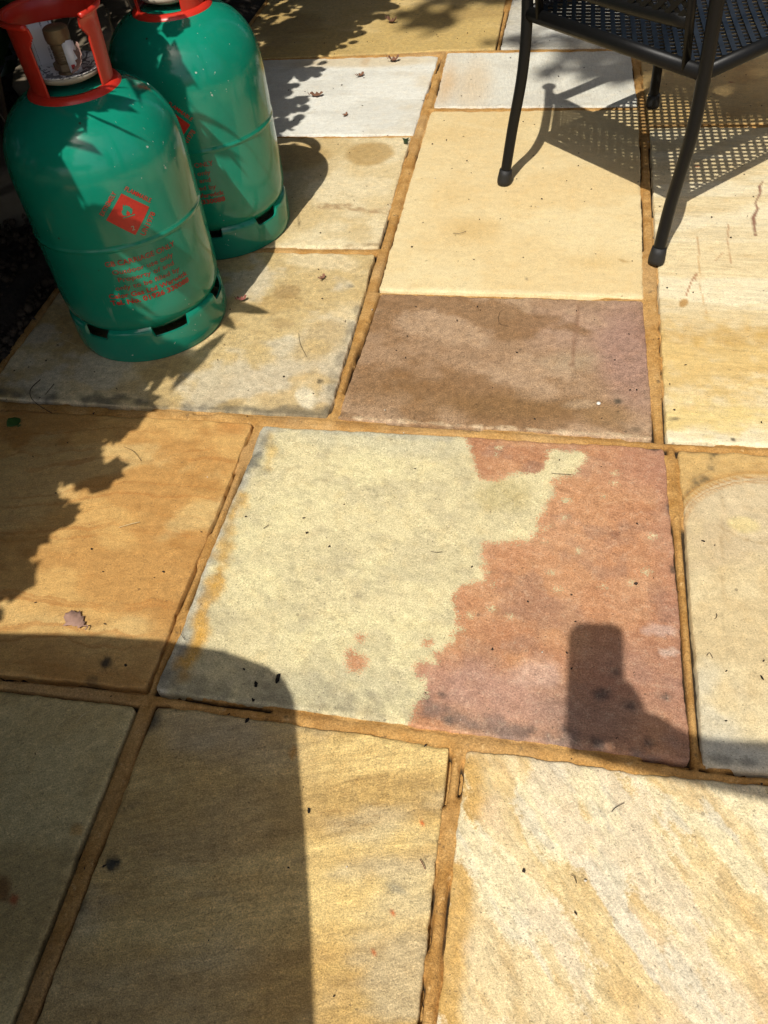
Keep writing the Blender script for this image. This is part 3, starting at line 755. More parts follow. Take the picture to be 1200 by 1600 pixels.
t = NT('mortar')
n1 = t.noise(22, 6, 0.65); n2 = t.noise(300, 3, 0.8); n3 = t.noise(75, 5, .6)
c = t.mix(t.ramp(n1, .35, .68), tuple(stone(182, 134, 70)), tuple(stone(212, 166, 100)))
c = t.mix(t.ramp(n3, .60, .72, 0, .55), c, tuple(stone(224, 188, 130)))
c = t.mix(t.ramp(t.noise(31, 6, .7), .60, .70, 0, .75), c, (.055, .045, .03))
c = t.mix(t.ramp(t.noise(3.5, 4, .6), .45, .7, 0, .6), c, tuple(stone(206, 172, 122)))
c = t.mix(t.ramp(t.noise(5.1, 5, .65), .52, .7, 0, .55), c, tuple(stone(150, 108, 58)))
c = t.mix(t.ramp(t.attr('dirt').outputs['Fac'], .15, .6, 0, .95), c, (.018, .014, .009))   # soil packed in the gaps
c = t.scale_col(c, t.math('MULTIPLY', t.math('MULTIPLY_ADD', n2, 1.5, 0.25), t.math('MULTIPLY_ADD', t.noise(580, 1, .5), .9, .55)))
t.set(Base_Color=c, Roughness=0.9)
t.b.inputs['Specular IOR Level'].default_value = 0.25
t.bump(t.math('MULTIPLY_ADD', n3, 0.8, t.math('MULTIPLY', n2, 1.3)), 0.5, 0.003)
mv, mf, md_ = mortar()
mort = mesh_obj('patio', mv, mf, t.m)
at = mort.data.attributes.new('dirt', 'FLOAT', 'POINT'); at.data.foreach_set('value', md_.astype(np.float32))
for ch in list(_placeholder.children):
    ch.parent = mort
bpy.data.objects.remove(_placeholder)
mort.name = 'patio'
tag(mort, kind='structure')
PATIO = mort

# ---- planting bed along the left side
def bed():
    X, Y = np.meshgrid(np.linspace(-4.2, -1.128, 90), np.linspace(1.10, 4.6, 110))
    edge = sstep(-1.128, -1.22, X)
    Z = -.012 + edge * (.02 + .05 * fbm(X * 3, Y * 3, 401, 5)) + edge * .03 * (fbm(X * 22, Y * 22, 402, 4) - .5)
    n = X.shape
    idx = np.arange(X.size).reshape(n)
    f = np.stack([idx[:-1, :-1], idx[:-1, 1:], idx[1:, 1:], idx[1:, :-1]], -1).reshape(-1, 4)
    return np.stack([X, Y, Z], -1).reshape(-1, 3), f
tag(mesh_obj('planting_bed', *bed(), SOIL), kind='structure')

# ------------------------------------------------------------------ gas cylinders
def paint_mat(name, col, dust=0.35, chips=0.6, rough=0.13):
    t = NT(name)
    n1 = t.noise(9, 6, .6); n2 = t.noise(120, 4, .6); n3 = t.noise(38, 5, .65)
    c = t.mix(t.ramp(n1, .35, .7), tuple(col), tuple(np.array(col) * .86))
    c = t.mix(t.ramp(n3, .48, .78, 0.02, dust), c, (.22, .21, .15))
    ch = t.ramp(t.noise(120, 2, .5), .735, .75, 0, chips)
    ch = t.math('MULTIPLY', ch, t.ramp(t.noise(6, 3), .53, .60))
    c = t.mix(ch, c, (.55, .56, .5))
    sc_ = t.ramp(t.noise(34, 4, .55, t.mapping(.3, (1.0, 1.0, .16))), .66, .70, 0, chips * .55)
    sc_ = t.math('MULTIPLY', sc_, t.ramp(t.noise(5.3, 3), .48, .58))
    c = t.mix(sc_, c, (.30, .36, .30))
    gr = t.math('MULTIPLY', t.ramp(t.vor(24), .045, .07, 1, 0), t.ramp(t.noise(7, 2), .52, .58))
    c = t.mix(t.math('MULTIPLY', gr, .8), c, (.03, .03, .02))
    t.set(Base_Color=c, Roughness=t.math('ADD', t.math('MULTIPLY_ADD', n3, .10, rough - .05), t.math('MULTIPLY', ch, .4)))
    t.b.inputs['Specular IOR Level'].default_value = 0.5
    t.b.inputs['Coat Weight'].default_value = 0.0
    t.b.inputs['Coat Roughness'].default_value = 0.06
    t.bump(t.math('MULTIPLY_ADD', n2, .35, n3), 0.05, 0.002)
    return t.m
GREEN = paint_mat('green_enamel', (.0005, .215, .133), dust=.05)
RED = paint_mat('red_plastic', (.56, .024, .011), dust=.10, chips=.3, rough=.34)
PRINT = simple_mat('red_print', (.42, .02, .012), .45, .25, 160)
PRINT_DARK = simple_mat('dark_red_print', (.30, .014, .008), .5, .3, 160)
PRINT_GREEN = simple_mat('green_in_print', (.01, .20, .12), .35, .1)
PRINT_PALE = simple_mat('pale_print', (.25, .30, .2), .4, .2)
BRASS = simple_mat('tarnished_brass', (.20, .14, .07), .5, .45, 60, metal=.4, bump=.3)
GREYDISC = simple_mat('beige_plastic', (.38, .34, .26), .5, .25, 30)
WHITE_PL = simple_mat('white_plastic', (.75, .75, .73), .4, .05)
t = NT('printed_paper')
br = t.n('ShaderNodeTexBrick')
t.l(t.mapping(0, (1, 1, 1)), br.inputs['Vector'])
br.inputs['Scale'].default_value = 1.0
br.inputs['Mortar Size'].default_value = 0.0022
br.inputs['Brick Width'].default_value = 0.013
br.inputs['Row Height'].default_value = 0.0055
ink = t.math('MULTIPLY', t.ramp(t.noise(700, 2), .40, .52), t.ramp(br.outputs['Fac'], .3, .7, 1, 0))
ink = t.math('MULTIPLY', ink, t.ramp(t.noise(55, 2), .42, .5))
t.set(Base_Color=t.mix(t.math('MULTIPLY', ink, .8), (.72, .72, .70), (.05, .05, .05)), Roughness=.5)
PAPER = t.m
t = NT('scribbled_label')
ink = t.ramp(t.noise(75, 3, .6, None, 1.5), .5, .53)
t.set(Base_Color=t.mix(t.math('MULTIPLY', ink, .85), (.72, .72, .70), (.04, .04, .045)), Roughness=.45)
LABEL = t.m

DEADLEAF = simple_mat('dead_leaf', (.20, .10, .06), .8, .4, 90, spec=.2, bump=.3)
OAKLEAF = simple_mat('oak_leaf_dry', (.33, .20, .15), .8, .3, 120, spec=.2, bump=.4)

RB = .165
BASE_ANG = -55.0      # direction the print faces, degrees

def wrap(x, z, ang, lift=.0004, r=RB):
    a = R(ang) + x / r
    return ((r + lift) * math.cos(a), (r + lift) * math.sin(a), z)

def text_mesh(body, size, bold=0.0):
    cu = bpy.data.curves.new('lettering', 'FONT')
    cu.body = body; cu.size = size; cu.align_x = 'CENTER'; cu.align_y = 'BOTTOM_BASELINE'
    cu.resolution_u = 3
    cu.offset = bold
    tmp = bpy.data.objects.new('tmp_text', cu)
    COL.objects.link(tmp)
    dg = bpy.context.evaluated_depsgraph_get()
    me = bpy.data.meshes.new_from_object(tmp.evaluated_get(dg))
    bpy.data.objects.remove(tmp); bpy.data.curves.remove(cu)
    return me

def lettering(parent, body, ang, z, width, height, mat, bold=0.0, rot=0.0, off=(0, 0), lift=.0006):
    me = text_mesh(body, 1.0, bold)
    co = np.array([v.co[:] for v in me.vertices])
    w = co[:, 0].max() - co[:, 0].min()
    sx = width / w; sy = height / .72
    co[:, 0] = (co[:, 0] - (co[:, 0].max() + co[:, 0].min()) / 2) * sx; co[:, 1] *= sy
    c_, s_ = math.cos(rot), math.sin(rot)
    x = co[:, 0] * c_ - co[:, 1] * s_ + off[0]; y = co[:, 0] * s_ + co[:, 1] * c_ + off[1]
    for i, v in enumerate(me.vertices):
        v.co = wrap(x[i], z + y[i], ang, lift)
    me.materials.clear(); me.materials.append(mat)
    o = bpy.data.objects.new('lettering', me)
    COL.objects.link(o); o.parent = parent
    return o

def wrapped_poly(name, parent, pts, ang, z, mat, lift=.0005, cuts=3):
    bm = bmesh.new()
    f = bm.faces.new([bm.verts.new((x, y, 0)) for x, y in pts])
    bmesh.ops.triangulate(bm, faces=bm.faces)
    for _ in range(cuts):
        bmesh.ops.subdivide_edges(bm, edges=[e for e in bm.edges if e.calc_length() > .006], cuts=1, use_grid_fill=True)
        bmesh.ops.triangulate(bm, faces=bm.faces)
    for v in bm.verts:
        v.co = wrap(v.co.x, z + v.co.y, ang, lift)
    return bm_obj(name, bm, mat, parent)

def make_cylinder(name):
    root = empty(name)
    # pressed steel body with domed shoulder
    prof = [(.001, .062), (.06, .058), (.10, .056), (.128, .058), (.147, .066), (.158, .080), (.1635, .097), (RB, .118), (RB, .18), (RB, .2515), (RB, .2535), (RB + .0012, .2555), (RB + .0016, .258), (RB + .0012, .2605), (RB, .2625), (RB, .268), (RB, .30)]
    for k in range(1, 25):
        t_ = (k / 24) ** .8 * .955
        prof.append((RB * (1 - t_ ** 3.2) ** (1 / 2.2), .325 + .177 * t_))
    prof.append((.030, .4985)); prof.append((.001, .499))
    bm = bmesh.new(); lathe(bm, prof, 112)
    body = bm_obj('body', bm, GREEN, root)
    # foot ring with vent notches
    bm = bmesh.new()
    n = 180
    slots = [(-117.5, -97.5), (-63.5, -36.5), (-5, 17), (55, 77), (115, 137), (178, 200)]
    def cut(adeg):
        for a, b in slots:
            for kk in (-360, 0, 360):
                if a + kk < adeg < b + kk:
                    e = min(adeg - a - kk, b + kk - adeg)
                    return min(1.0, e / 1.6)
        return 0.0
    rows = []
    for r_, z_, c_ in [(.157, .078, 1), (.1618, .074, 1), (.164, .068, 1), (.1645, .060, .45), (.1645, .044, 0), (.1645, .020, 0), (.1632, .006, 0), (.1605, .000, 0), (.1575, .002, 0), (.157, .02, 0), (.157, .044, 0), (.157, .062, .45), (.157, .078, 1)]:
        row = []
        for k in range(n):
            a = k * 360 / n
            c = cut(a if a <= 180 else a - 360) * c_
            zz = z_ * (1 - c) + .050 * c if z_ > .050 else z_
            rr = r_ * (1 - c) + .1612 * c if z_ > .05 else r_
            row.append(bm.verts.new((rr * math.cos(R(a)), rr * math.sin(R(a)), zz)))
        rows.append(row)
    for a, b in zip(rows[:-1], rows[1:]):
        for k in range(n):
            bm.faces.new((a[k], a[(k + 1) % n], b[(k + 1) % n], b[k]))
    fr = bm_obj('foot_ring', bm, GREEN, root)
    sharp(fr, 40)
    # shroud: flange, two broad posts, handle band open at the front
    face = -59.0
    bm = bmesh.new()
    lathe(bm, [(.067, .492), (.067, .4965), (.0725, .4960), (.0785, .4930), (.0825, .4875), (.0835, .4825), (.078, .4815), (.067, .484), (.067, .492)], 96)
    na, nz = 160, 30
    z0, z1 = .490, .612
    grid = {}
    def rad(zf, aoff):
        return .0700 + .0045 * zf + (.005 * ((zf - .86) / .14) ** 2 if zf > .86 else 0)
    def solid(aoff, zf):
        a = abs(aoff)
        if a < 41 - 10 * sstep(.70, .86, np.array(zf)) + 3 * sstep(.9, 1.0, np.array(zf)): return False     # front opening, posts flare inwards at the top
        if a > 92 + 0 and zf < .70: return a > 172 and False
        return True
    def vert(i, j):
        if (i, j) not in grid:
            aoff = -180 + 360 * (i % na) / na
            zf = j / nz
            r_ = rad(zf, aoff)
            a = R(face + aoff)
            grid[(i, j)] = bm.verts.new((r_ * math.cos(a), r_ * math.sin(a), z0 + (z1 - z0) * zf))
        return grid[(i, j)]
    for i in range(na):
        for j in range(nz):
            aoff = -180 + 360 * (i + .5) / na
            if solid(aoff, (j + .5) / nz):
                bm.faces.new((vert(i, j), vert((i + 1) % na, j), vert((i + 1) % na, j + 1), vert(i, j + 1)))
    # rolled rim along the top of the band
    path = []
    for k in range(0, 65):
        aoff = 33 + (327 - 33) * k / 64
        a = R(face + aoff)
        path.append((.0815 * math.cos(a), .0815 * math.sin(a), .611))
    tube(bm, path, .0036, 8)
    sh = bm_obj('shroud', bm, RED, root)
    md = sh.modifiers.new('thickness', 'SOLIDIFY'); md.thickness = .0030; md.offset = 0
    # dished label plate round the valve
    bm = bmesh.new()
    lathe(bm, [(.018, .506), (.042, .506), (.056, .512), (.0615, .5205), (.0598, .5215), (.054, .516), (.041, .5105), (.018, .5105)], 56)
    disc = bm_obj('label_plate', bm, GREYDISC, root)
    bm = bmesh.new()
    lathe(bm, [(.018, .5125), (.041, .5125), (.055, .5185), (.0618, .5235), (.0618, .5245), (.055, .5195), (.041, .5135), (.018, .5135)], 56)
    bm_obj('label_print', bm, LABEL, disc)
    # upright data card
    bm = bmesh.new()
    fa = R(face)
    fx, fy = math.cos(fa), math.sin(fa)           # towards the viewer
    rx, ry = -fy, fx                              # to the viewer's right
    g = []
    for j in range(7):
        row = []
        for i in range(9):
            s = -.048 + .046 * i / 8
            dep = -.028 - .008 * math.cos((i - 3) / 5)
            zz = .514 + .072 * j / 6
            row.append(bm.verts.new((fx * dep + rx * s, fy * dep + ry * s, zz)))
        g.append(row)
    for j in range(6):
        for i in range(8):
            bm.faces.new((g[j][i], g[j][i + 1], g[j + 1][i + 1], g[j + 1][i]))
    card = bm_obj('data_card', bm, PAPER, root)
    md = card.modifiers.new('thickness', 'SOLIDIFY'); md.thickness = .0006
    # valve
    bm = bmesh.new()
    lathe(bm, [(.001, .496), (.019, .496), (.019, .514), (.0155, .518), (.0155, .550), (.0175, .553), (.0175, .561), (.020, .563), (.0215, .574), (.0205, .5835), (.017, .586), (.001, .586)], 36)
    valve = bm_obj('valve', bm, BRASS, root)
    sharp(valve, 40)
    bm = bmesh.new()
    bmesh.ops.create_cone(bm, cap_ends=True, segments=6, radius1=.0225, radius2=.0225, depth=.011)
    bmesh.ops.translate(bm, vec=(0, 0, .5255), verts=bm.verts)
    bm_obj('hex_nut', bm, BRASS, valve, smooth=False)
    bm = bmesh.new()
    for k in range(4):
        lathe(bm, [(.0155, .5345 + .004 * k), (.0172, .5355 + .004 * k), (.0155, .5375 + .004 * k)], 28)
    bm_obj('thread', bm, BRASS, valve)
    bm = bmesh.new()
    cx, cy = fx * .020 + rx * .012, fy * .020 + ry * .012
    rotm = Euler((R(-8), 0, fa + R(90)), 'XYZ').to_matrix()
    box(bm, (cx, cy, .541), (.020, .007, .050), rotm)
    box(bm, (cx + rx * .008, cy + ry * .008, .538), (.012, .009, .016), rotm)
    bmesh.ops.bevel(bm, geom=bm.edges[:], offset=.0022, segments=2, affect='EDGES')
    tg = bm_obj('seal_tag', bm, WHITE_PL, valve)
    bm = bmesh.new()
    box(bm, (cx + fx * .0052 - rx * .003, cy + fy * .0052 - ry * .003, .527), (.006, .0012, .007), rotm)
    bm_obj('red_mark', bm, PRINT, valve)
    # print: hazard diamond
    h = .0405
    dm = wrapped_poly('hazard_diamond', root, [(0, h), (h, 0), (0, -h), (-h, 0)], -53.6, .3185, PRINT, .0005)
    flame = [(-.0125, -.0015), (-.0135, .006), (-.0105, .0125), (-.0090, .0085), (-.0075, .0165), (-.0040, .0235), (-.0030, .0175), (.0005, .0215), (.0020, .0165), (.0048, .0185), (.0060, .0135), (.0088, .0150), (.0092, .0085), (.0125, .0085), (.0110, .0010), (.0075, -.0040), (.0030, -.0040), (.0045, .0010), (.0020, .0035), (.0005, .0075), (-.0020, .0035), (-.0045, .0005), (-.0040, -.0040), (-.0085, -.0040)]
    wrapped_poly('flame_symbol', dm, [(x * .78, y * .78) for x, y in flame], -53.6, .3215, PRINT_GREEN, .0009)
    wrapped_poly('flame_base', dm, [(-.011, -.0072), (.011, -.0072), (.011, -.0052), (-.011, -.0052)], -53.6, .3215, PRINT_GREEN, .0009)
    lettering(dm, '2', -53.6, .2880, .0060, .0090, PRINT_PALE, .01, lift=.0010)
    q = .0255
    lettering(root, 'EXTREMELY', -53.6, .3185, .050, .0082, PRINT, .008, R(45), (-q, q))
    lettering(root, 'FLAMMABLE', -53.6, .3185, .054, .0082, PRINT, .008, R(-45), (q, q))
    lettering(root, 'UN1978', -53.6, .3185, .046, .0105, PRINT, .008, R(45), (q + .0065, -q - .0065))
    # print: carriage notice
    for s, zz, a0, a1, hh, bold in (('GB CARRIAGE ONLY', .2275, -78.5, -30.0, .0105, .010), ('Outdoor use only', .2095, -75.8, -33.6, .0098, .004), ('Property of and', .1930, -73.8, -35.0, .0098, .004),
                                    ('only to be filled by', .1760, -77.6, -32.0, .0098, .004), ('Calor Gas Ltd Warwick', .1590, -83.9, -27.2, .0100, .022), ('Tel. No. 01926 330088', .1440, -84.3, -27.4, .0105, .032)):
        lettering(root, s, (a0 + a1) / 2, zz, R(a1 - a0) * RB, hh, PRINT_DARK, bold)
    return root

def copy_tree(o, parent=None):
    c = o.copy(); COL.objects.link(c); c.parent = parent
    for ch in list(o.children):
        copy_tree(ch, c)
    return c

CYL_F = (-.848, 1.417); CYL_R = (-.800, 1.802)
cyl = make_cylinder('gas_cylinder')
cyl.location = (*CYL_F, .0015)
tag(cyl, 'green gas cylinder nearer the camera, whole red hazard diamond in view', 'gas cylinder', 'green gas cylinders on the patio')
cyl2 = copy_tree(cyl)
cyl2.location = (*CYL_R, .0015); cyl2.rotation_euler = (0, 0, R(-34))
tag(cyl2, 'rear green gas cylinder, partly hidden behind the nearer one', 'gas cylinder', 'green gas cylinders on the patio')

# ------------------------------------------------------------------ chair
t = NT('black_powder_coat')
t.set(Base_Color=(.006, .006, .006), Roughness=t.math('MULTIPLY_ADD', t.noise(60, 4), .2, .30))
t.b.inputs['Specular IOR Level'].default_value = 0.22
t.bump(t.noise(420, 3), .12, .001)
BLACKM = t.m
RUBBER = simple_mat('black_rubber', (.01, .01, .01), .65, .2)

def lattice(bm, x0, x1, y0, y1, pitch, w, th, frame):
    """flat crossing strips at 45 degrees clipped to a rectangle; frame maps (u,v,h) -> point"""
    for sgn in (1, -1):
        c = -(abs(x1 - x0) + abs(y1 - y0))
        zoff = 0.0 if sgn == 1 else -th * 1.05
        k = np.arange(-60, 61)
        for kk in k:
            cc = kk * pitch * math.sqrt(2) + (x0 + sgn * y0)
            # line x + sgn*y = cc
            pts = []
            for xx in (x0, x1):
                yy = (cc - xx) * sgn
                if y0 - 1e-9 <= yy <= y1 + 1e-9: pts.append((xx, yy))
            for yy in (y0, y1):
                xx = cc - sgn * yy
                if x0 - 1e-9 <= xx <= x1 + 1e-9: pts.append((xx, yy))
            if len(pts) < 2: continue
            a = min(pts); b = max(pts)
            L = math.hypot(b[0] - a[0], b[1] - a[1])
            if L < .01: continue
            nx, ny = -(b[1] - a[1]) / L * w / 2, (b[0] - a[0]) / L * w / 2
            nseg = max(1, int(L / .06))
            prev = None
            for s in range(nseg + 1):
                f = s / nseg
                px, py = a[0] + (b[0] - a[0]) * f, a[1] + (b[1] - a[1]) * f
                ring = [bm.verts.new(frame(px + nx, py + ny, zoff + th / 2)), bm.verts.new(frame(px - nx, py - ny, zoff + th / 2)),
                        bm.verts.new(frame(px - nx, py - ny, zoff - th / 2)), bm.verts.new(frame(px + nx, py + ny, zoff - th / 2))]
                if prev:
                    for q in range(4):
                        bm.faces.new((prev[q], prev[(q + 1) % 4], ring[(q + 1) % 4], ring[q]))
                else:
                    bm.faces.new(ring[::-1])
                prev = ring
            bm.faces.new(prev)

def make_chair():
    root = empty('garden_chair', (.2615, 2.031, 0), R(-44.5))
    ZS = .400
    X0, X1, Y0, Y1 = -.237, .237, -.25, .25
    # seat
    bm = bmesh.new()
    sag = lambda u, v, h: (u, v, ZS - .004 - .010 * (1 - (u / .237) ** 2) * (1 - (v / .25) ** 2) + h)
    lattice(bm, X0 + .012, X1 - .012, Y0 + .012, Y1 - .012, .0200, .0093, .0030, sag)
    seat = bm_obj('seat', bm, BLACKM, root, smooth=False)
    bm = bmesh.new()
    cs = [(X0, Y0), (X1, Y0), (X1, Y1), (X0, Y1)]
    for k in range(4):
        a = cs[k]; b = cs[(k + 1) % 4]
        tube(bm, [(a[0], a[1], ZS - .012), (b[0], b[1], ZS - .012)], .0150, 12, squash=(.75, 1.0))
    bm_obj('seat_frame', bm, BLACKM, root)
    feet = {'a': (-.264, -.282), 'b': (.231, -.279), 'c': (-.300, .292), 'd': (.290, .292)}
    # rear legs run on upwards as back posts, front legs carry the arms
    def leg(name, foot, path):
        bm = bmesh.new()
        tube(bm, smooth_path(path, 6), .0130, 12)
        o = bm_obj(name, bm, BLACKM, root)
        bm = bmesh.new()
        d = (Vector(path[1]) - Vector(path[0])).normalized()
        p0 = Vector(path[0])
        tube(bm, [p0 - d * .004, p0 - d * .002, p0 + d * .006, p0 + d * .020, p0 + d * .032], [.0145, .0172, .0180, .0168, .0156], 14)
        bm_obj('foot_cap', bm, RUBBER, o)
        return o
    z0 = .006
    for sgn, f in ((-1, feet['a']), (1, feet['b'])):
        leg('leg', f, [(f[0], f[1], z0), (f[0] * .985, f[1] + .018, .13), (sgn * .241, -.255, .27), (sgn * .240, -.250, .40), (sgn * .243, -.262, .55), (sgn * .248, -.285, .75), (sgn * .250, -.318, .94)])
        bm = bmesh.new()
        bmesh.ops.create_uvsphere(bm, u_segments=14, v_segments=8, radius=.021)
        bmesh.ops.translate(bm, vec=(sgn * .250, -.320, .950), verts=bm.verts)
        bm_obj('finial', bm, BLACKM, root)
    for sgn, f in ((-1, feet['c']), (1, feet['d'])):
        leg('leg', f, [(f[0], f[1], z0), (f[0] * .97, f[1] - .012, .14), (sgn * .262, .262, .28), (sgn * .248, .252, .40), (sgn * .252, .250, .52), (sgn * .258, .238, .63)])
        bm = bmesh.new()
        tube(bm, smooth_path([(sgn * .258, .240, .628), (sgn * .261, .20, .664), (sgn * .262, .08, .692), (sgn * .258, -.10, .716), (sgn * .253, -.278, .742)], 5), .0215, 12, squash=(1.0, .62))
        bm_obj('arm_rest', bm, BLACKM, root)
    # backrest: framed mesh panel, leaning back
    def bf(u, v, h):
        return (u, -.262 - .06 * ((v - .46) / .42) - .012 * (1 - (u / .2) ** 2) + h, v)
    bm = bmesh.new()
    lattice(bm, -.190, .190, .475, .850, .0200, .0093, .0026, bf)
    back = bm_obj('backrest', bm, BLACKM, root, smooth=False)
    bm = bmesh.new()
    for v in (.468, .868):
        tube(bm, [bf((-.236 + .472 * k / 12) if v > .8 else (-.198 + .396 * k / 12), v + (.012 * (1 - ((k - 6) / 6) ** 2) if v > .8 else 0), 0) for k in range(13)], .013 if v < .8 else .017, 10, squash=(.55, 1.0) if v < .8 else (1, 1))
    for u in (-.198, .198):
        tube(bm, [bf(u, v, 0) for v in (.388, .50, .62, .74, .866)], .011, 8, squash=(1, .5))
    bm_obj('back_frame', bm, BLACKM, root)
    tag(root, 'black metal mesh armchair standing at the top right of the patio', 'chair')
    return root
make_chair()

# ------------------------------------------------------------------ foliage
def leaf_mat(name, col, var=.35, trans=.25):
    t = NT(name)
    n = t.attr('rnd').outputs['Fac']
    c = t.scale_col(tuple(col), t.math('MULTIPLY_ADD', n, 2 * var, 1 - var))
    c = t.mix(t.ramp(n, .85, 1.0, 0, .4), c, (.16, .14, .03))
    t.set(Base_Color=c, Roughness=.5)
    t.b.inputs['Specular IOR Level'].default_value = .4
    tr = t.n('ShaderNodeBsdfTranslucent'); t.l(c, tr.inputs[0])
    mx = t.n('ShaderNodeMixShader'); mx.inputs[0].default_value = trans
    t.l(t.b.outputs[0], mx.inputs[1]); t.l(tr.outputs[0], mx.inputs[2]); t.l(mx.outputs[0], t.out.inputs[0])
    return t.m
LEAF_A = leaf_mat('shrub_leaf', (.045, .085, .022), trans=.08)
LEAF_B = leaf_mat('narrow_leaf', (.05, .10, .022), trans=.10)
LEAF_T = leaf_mat('tree_leaf', (.06, .11, .025), trans=.2)
BARK = simple_mat('bark', (.085, .06, .04), .9, .3, 30, spec=.2, bump=.8, bscale=60)

LEAF_SHAPES = {
    'oval': np.array([(0, 0), (.30, .16), (.42, .45), (.30, .78), (0, 1), (-.30, .78), (-.42, .45), (-.30, .16)]),
    'lobed': np.array([(0, 0), (.14, .12), (.40, .22), (.28, .38), (.46, .55), (.26, .66), (.30, .86), (0, 1), (-.30, .86), (-.26, .66), (-.46, .55), (-.28, .38), (-.40, .22), (-.14, .12)]),
    'narrow': np.array([(0, 0), (.09, .20), (.11, .48), (.07, .78), (0, 1), (-.07, .78), (-.11, .48), (-.09, .20)]),
}

def leaves_mesh(name, pos, size, mat, parent, shape='oval', flat=.5, face=None):
    """many separate leaves; each is a slightly folded fan"""
    sh = LEAF_SHAPES[shape]
    k = len(sh); n = len(pos)
    # orientation: random normals, biased up (flat)
    nr = rng.normal(size=(n, 3)); nr[:, 2] += flat * 2.2
    if face is not None: nr += np.array(face) * 1.5
    nr /= np.linalg.norm(nr, axis=1)[:, None]
    d = rng.normal(size=(n, 3)); d[:, 2] -= .35
    d -= nr * (d * nr).sum(1)[:, None]; d /= np.linalg.norm(d, axis=1)[:, None]
    b = np.cross(nr, d)
    fold = np.abs(sh[:, 0]) * .35 - .12 * sh[:, 1] ** 2
    loc = b[:, None, :] * sh[None, :, 0, None] + d[:, None, :] * (sh[None, :, 1, None] - .5) + nr[:, None, :] * fold[None, :, None]
    V = pos[:, None, :] + loc * size[:, None, None]
    V = V.reshape(-1, 3)
    m_ = k // 2
    base = (np.arange(n) * k)[:, None]
    fs = []
    for i in range(m_):                      # quads across the midrib
        a, b_ = i, i + 1
        c_, d_ = (k - i - 1), (k - i) % k
        q = [a, b_, c_, d_]
        if i == 0: fs.append(base + np.array([[0, 1, k - 1, k - 1]]))
        elif i == m_ - 1: fs.append(base + np.array([[i, i + 1, k - i, k - i]]))
        else: fs.append(base + np.array([[a, b_, c_, d_]]))
    tri = []
    quad = []
    for f in fs:
        if (f[0, 2] == f[0, 3]): tri.append(f[:, :3])
        else: quad.append(f)
    F = np.concatenate(tri + [q[:, [0, 1, 2]] for q in quad] + [q[:, [0, 2, 3]] for q in quad])
    o = mesh_obj(name, V, F, mat, parent, smooth=False)
    at = o.data.attributes.new('rnd', 'FLOAT', 'POINT')
    at.data.foreach_set('value', np.repeat(rng.random(n), k).astype(np.float32))
    return o

def stems(name, parent, base_list, mat=BARK, r0=.012):
    for pts in base_list:                      # every stem or limb is a part of its own
        bm = bmesh.new()
        P_ = smooth_path(pts, 4)
        tube(bm, P_, [r0 * (1 - .8 * i / (len(P_) - 1)) for i in range(len(P_))], 6)
        bm_obj(name, bm, mat, parent)

EDGE_Y = np.array([-.6, .30, .60, .68, .80, .94, 1.10, 1.20, 1.28, 1.32, 1.40, 1.44, 1.48, 1.52, 1.55, 1.58, 1.62, 1.75, 1.86, 1.90, 2.0, 2.25, 2.32, 2.36, 2.44, 2.5, 2.6, 2.72, 2.85, 3.0, 3.15, 3.3, 3.6, 4.6])
EDGE_X = np.array([-.86, -.86, -.835, -.795, -.772, -.785, -.795, -.735, -.745, -.765, -.775, -.735, -.755, -.745, -.765, -.70, -.72, -.73, -.725, -.72, -.72, -.70, -.735, -.78, -.80, -.745, -.80, -.755, -.745, -.685, -.71, -.62, -.56, -.50])

def in_frame(p, margin=.03):
    M = cam.matrix_world.inverted()
    Mn = np.array(M)[:3, :3]; tn = np.array(M)[:3, 3]
    q = p @ Mn.T + tn
    z = np.maximum(-q[:, 2], 1e-3)
    f = 1297.96 / 1600
    u = q[:, 0] / z * f; v = q[:, 1] / z * f
    return (-q[:, 2] > 0) & (np.abs(u) < .375 + margin) & (np.abs(v) < .5 + margin)

def hedge_points(n, gy0, gy1, zlo, zhi, depth, ragged, pw=1.0, back=0.0):
    gy = rng.uniform(gy0, gy1, n)
    e = np.interp(gy, EDGE_Y, EDGE_X) + (vnoise(gy * 10, gy * 0, 77) - .5) * .07 + (vnoise(gy * 27, gy * 0, 78) - .5) * .06
    d = rng.random(n) ** pw * depth + back
    gx = e - d + rng.normal(size=n) * ragged
    z = rng.uniform(zlo, zhi, n)
    p = np.stack([gx + SX * z, gy + SY * z, z], -1)
    return p[~in_frame(p)]

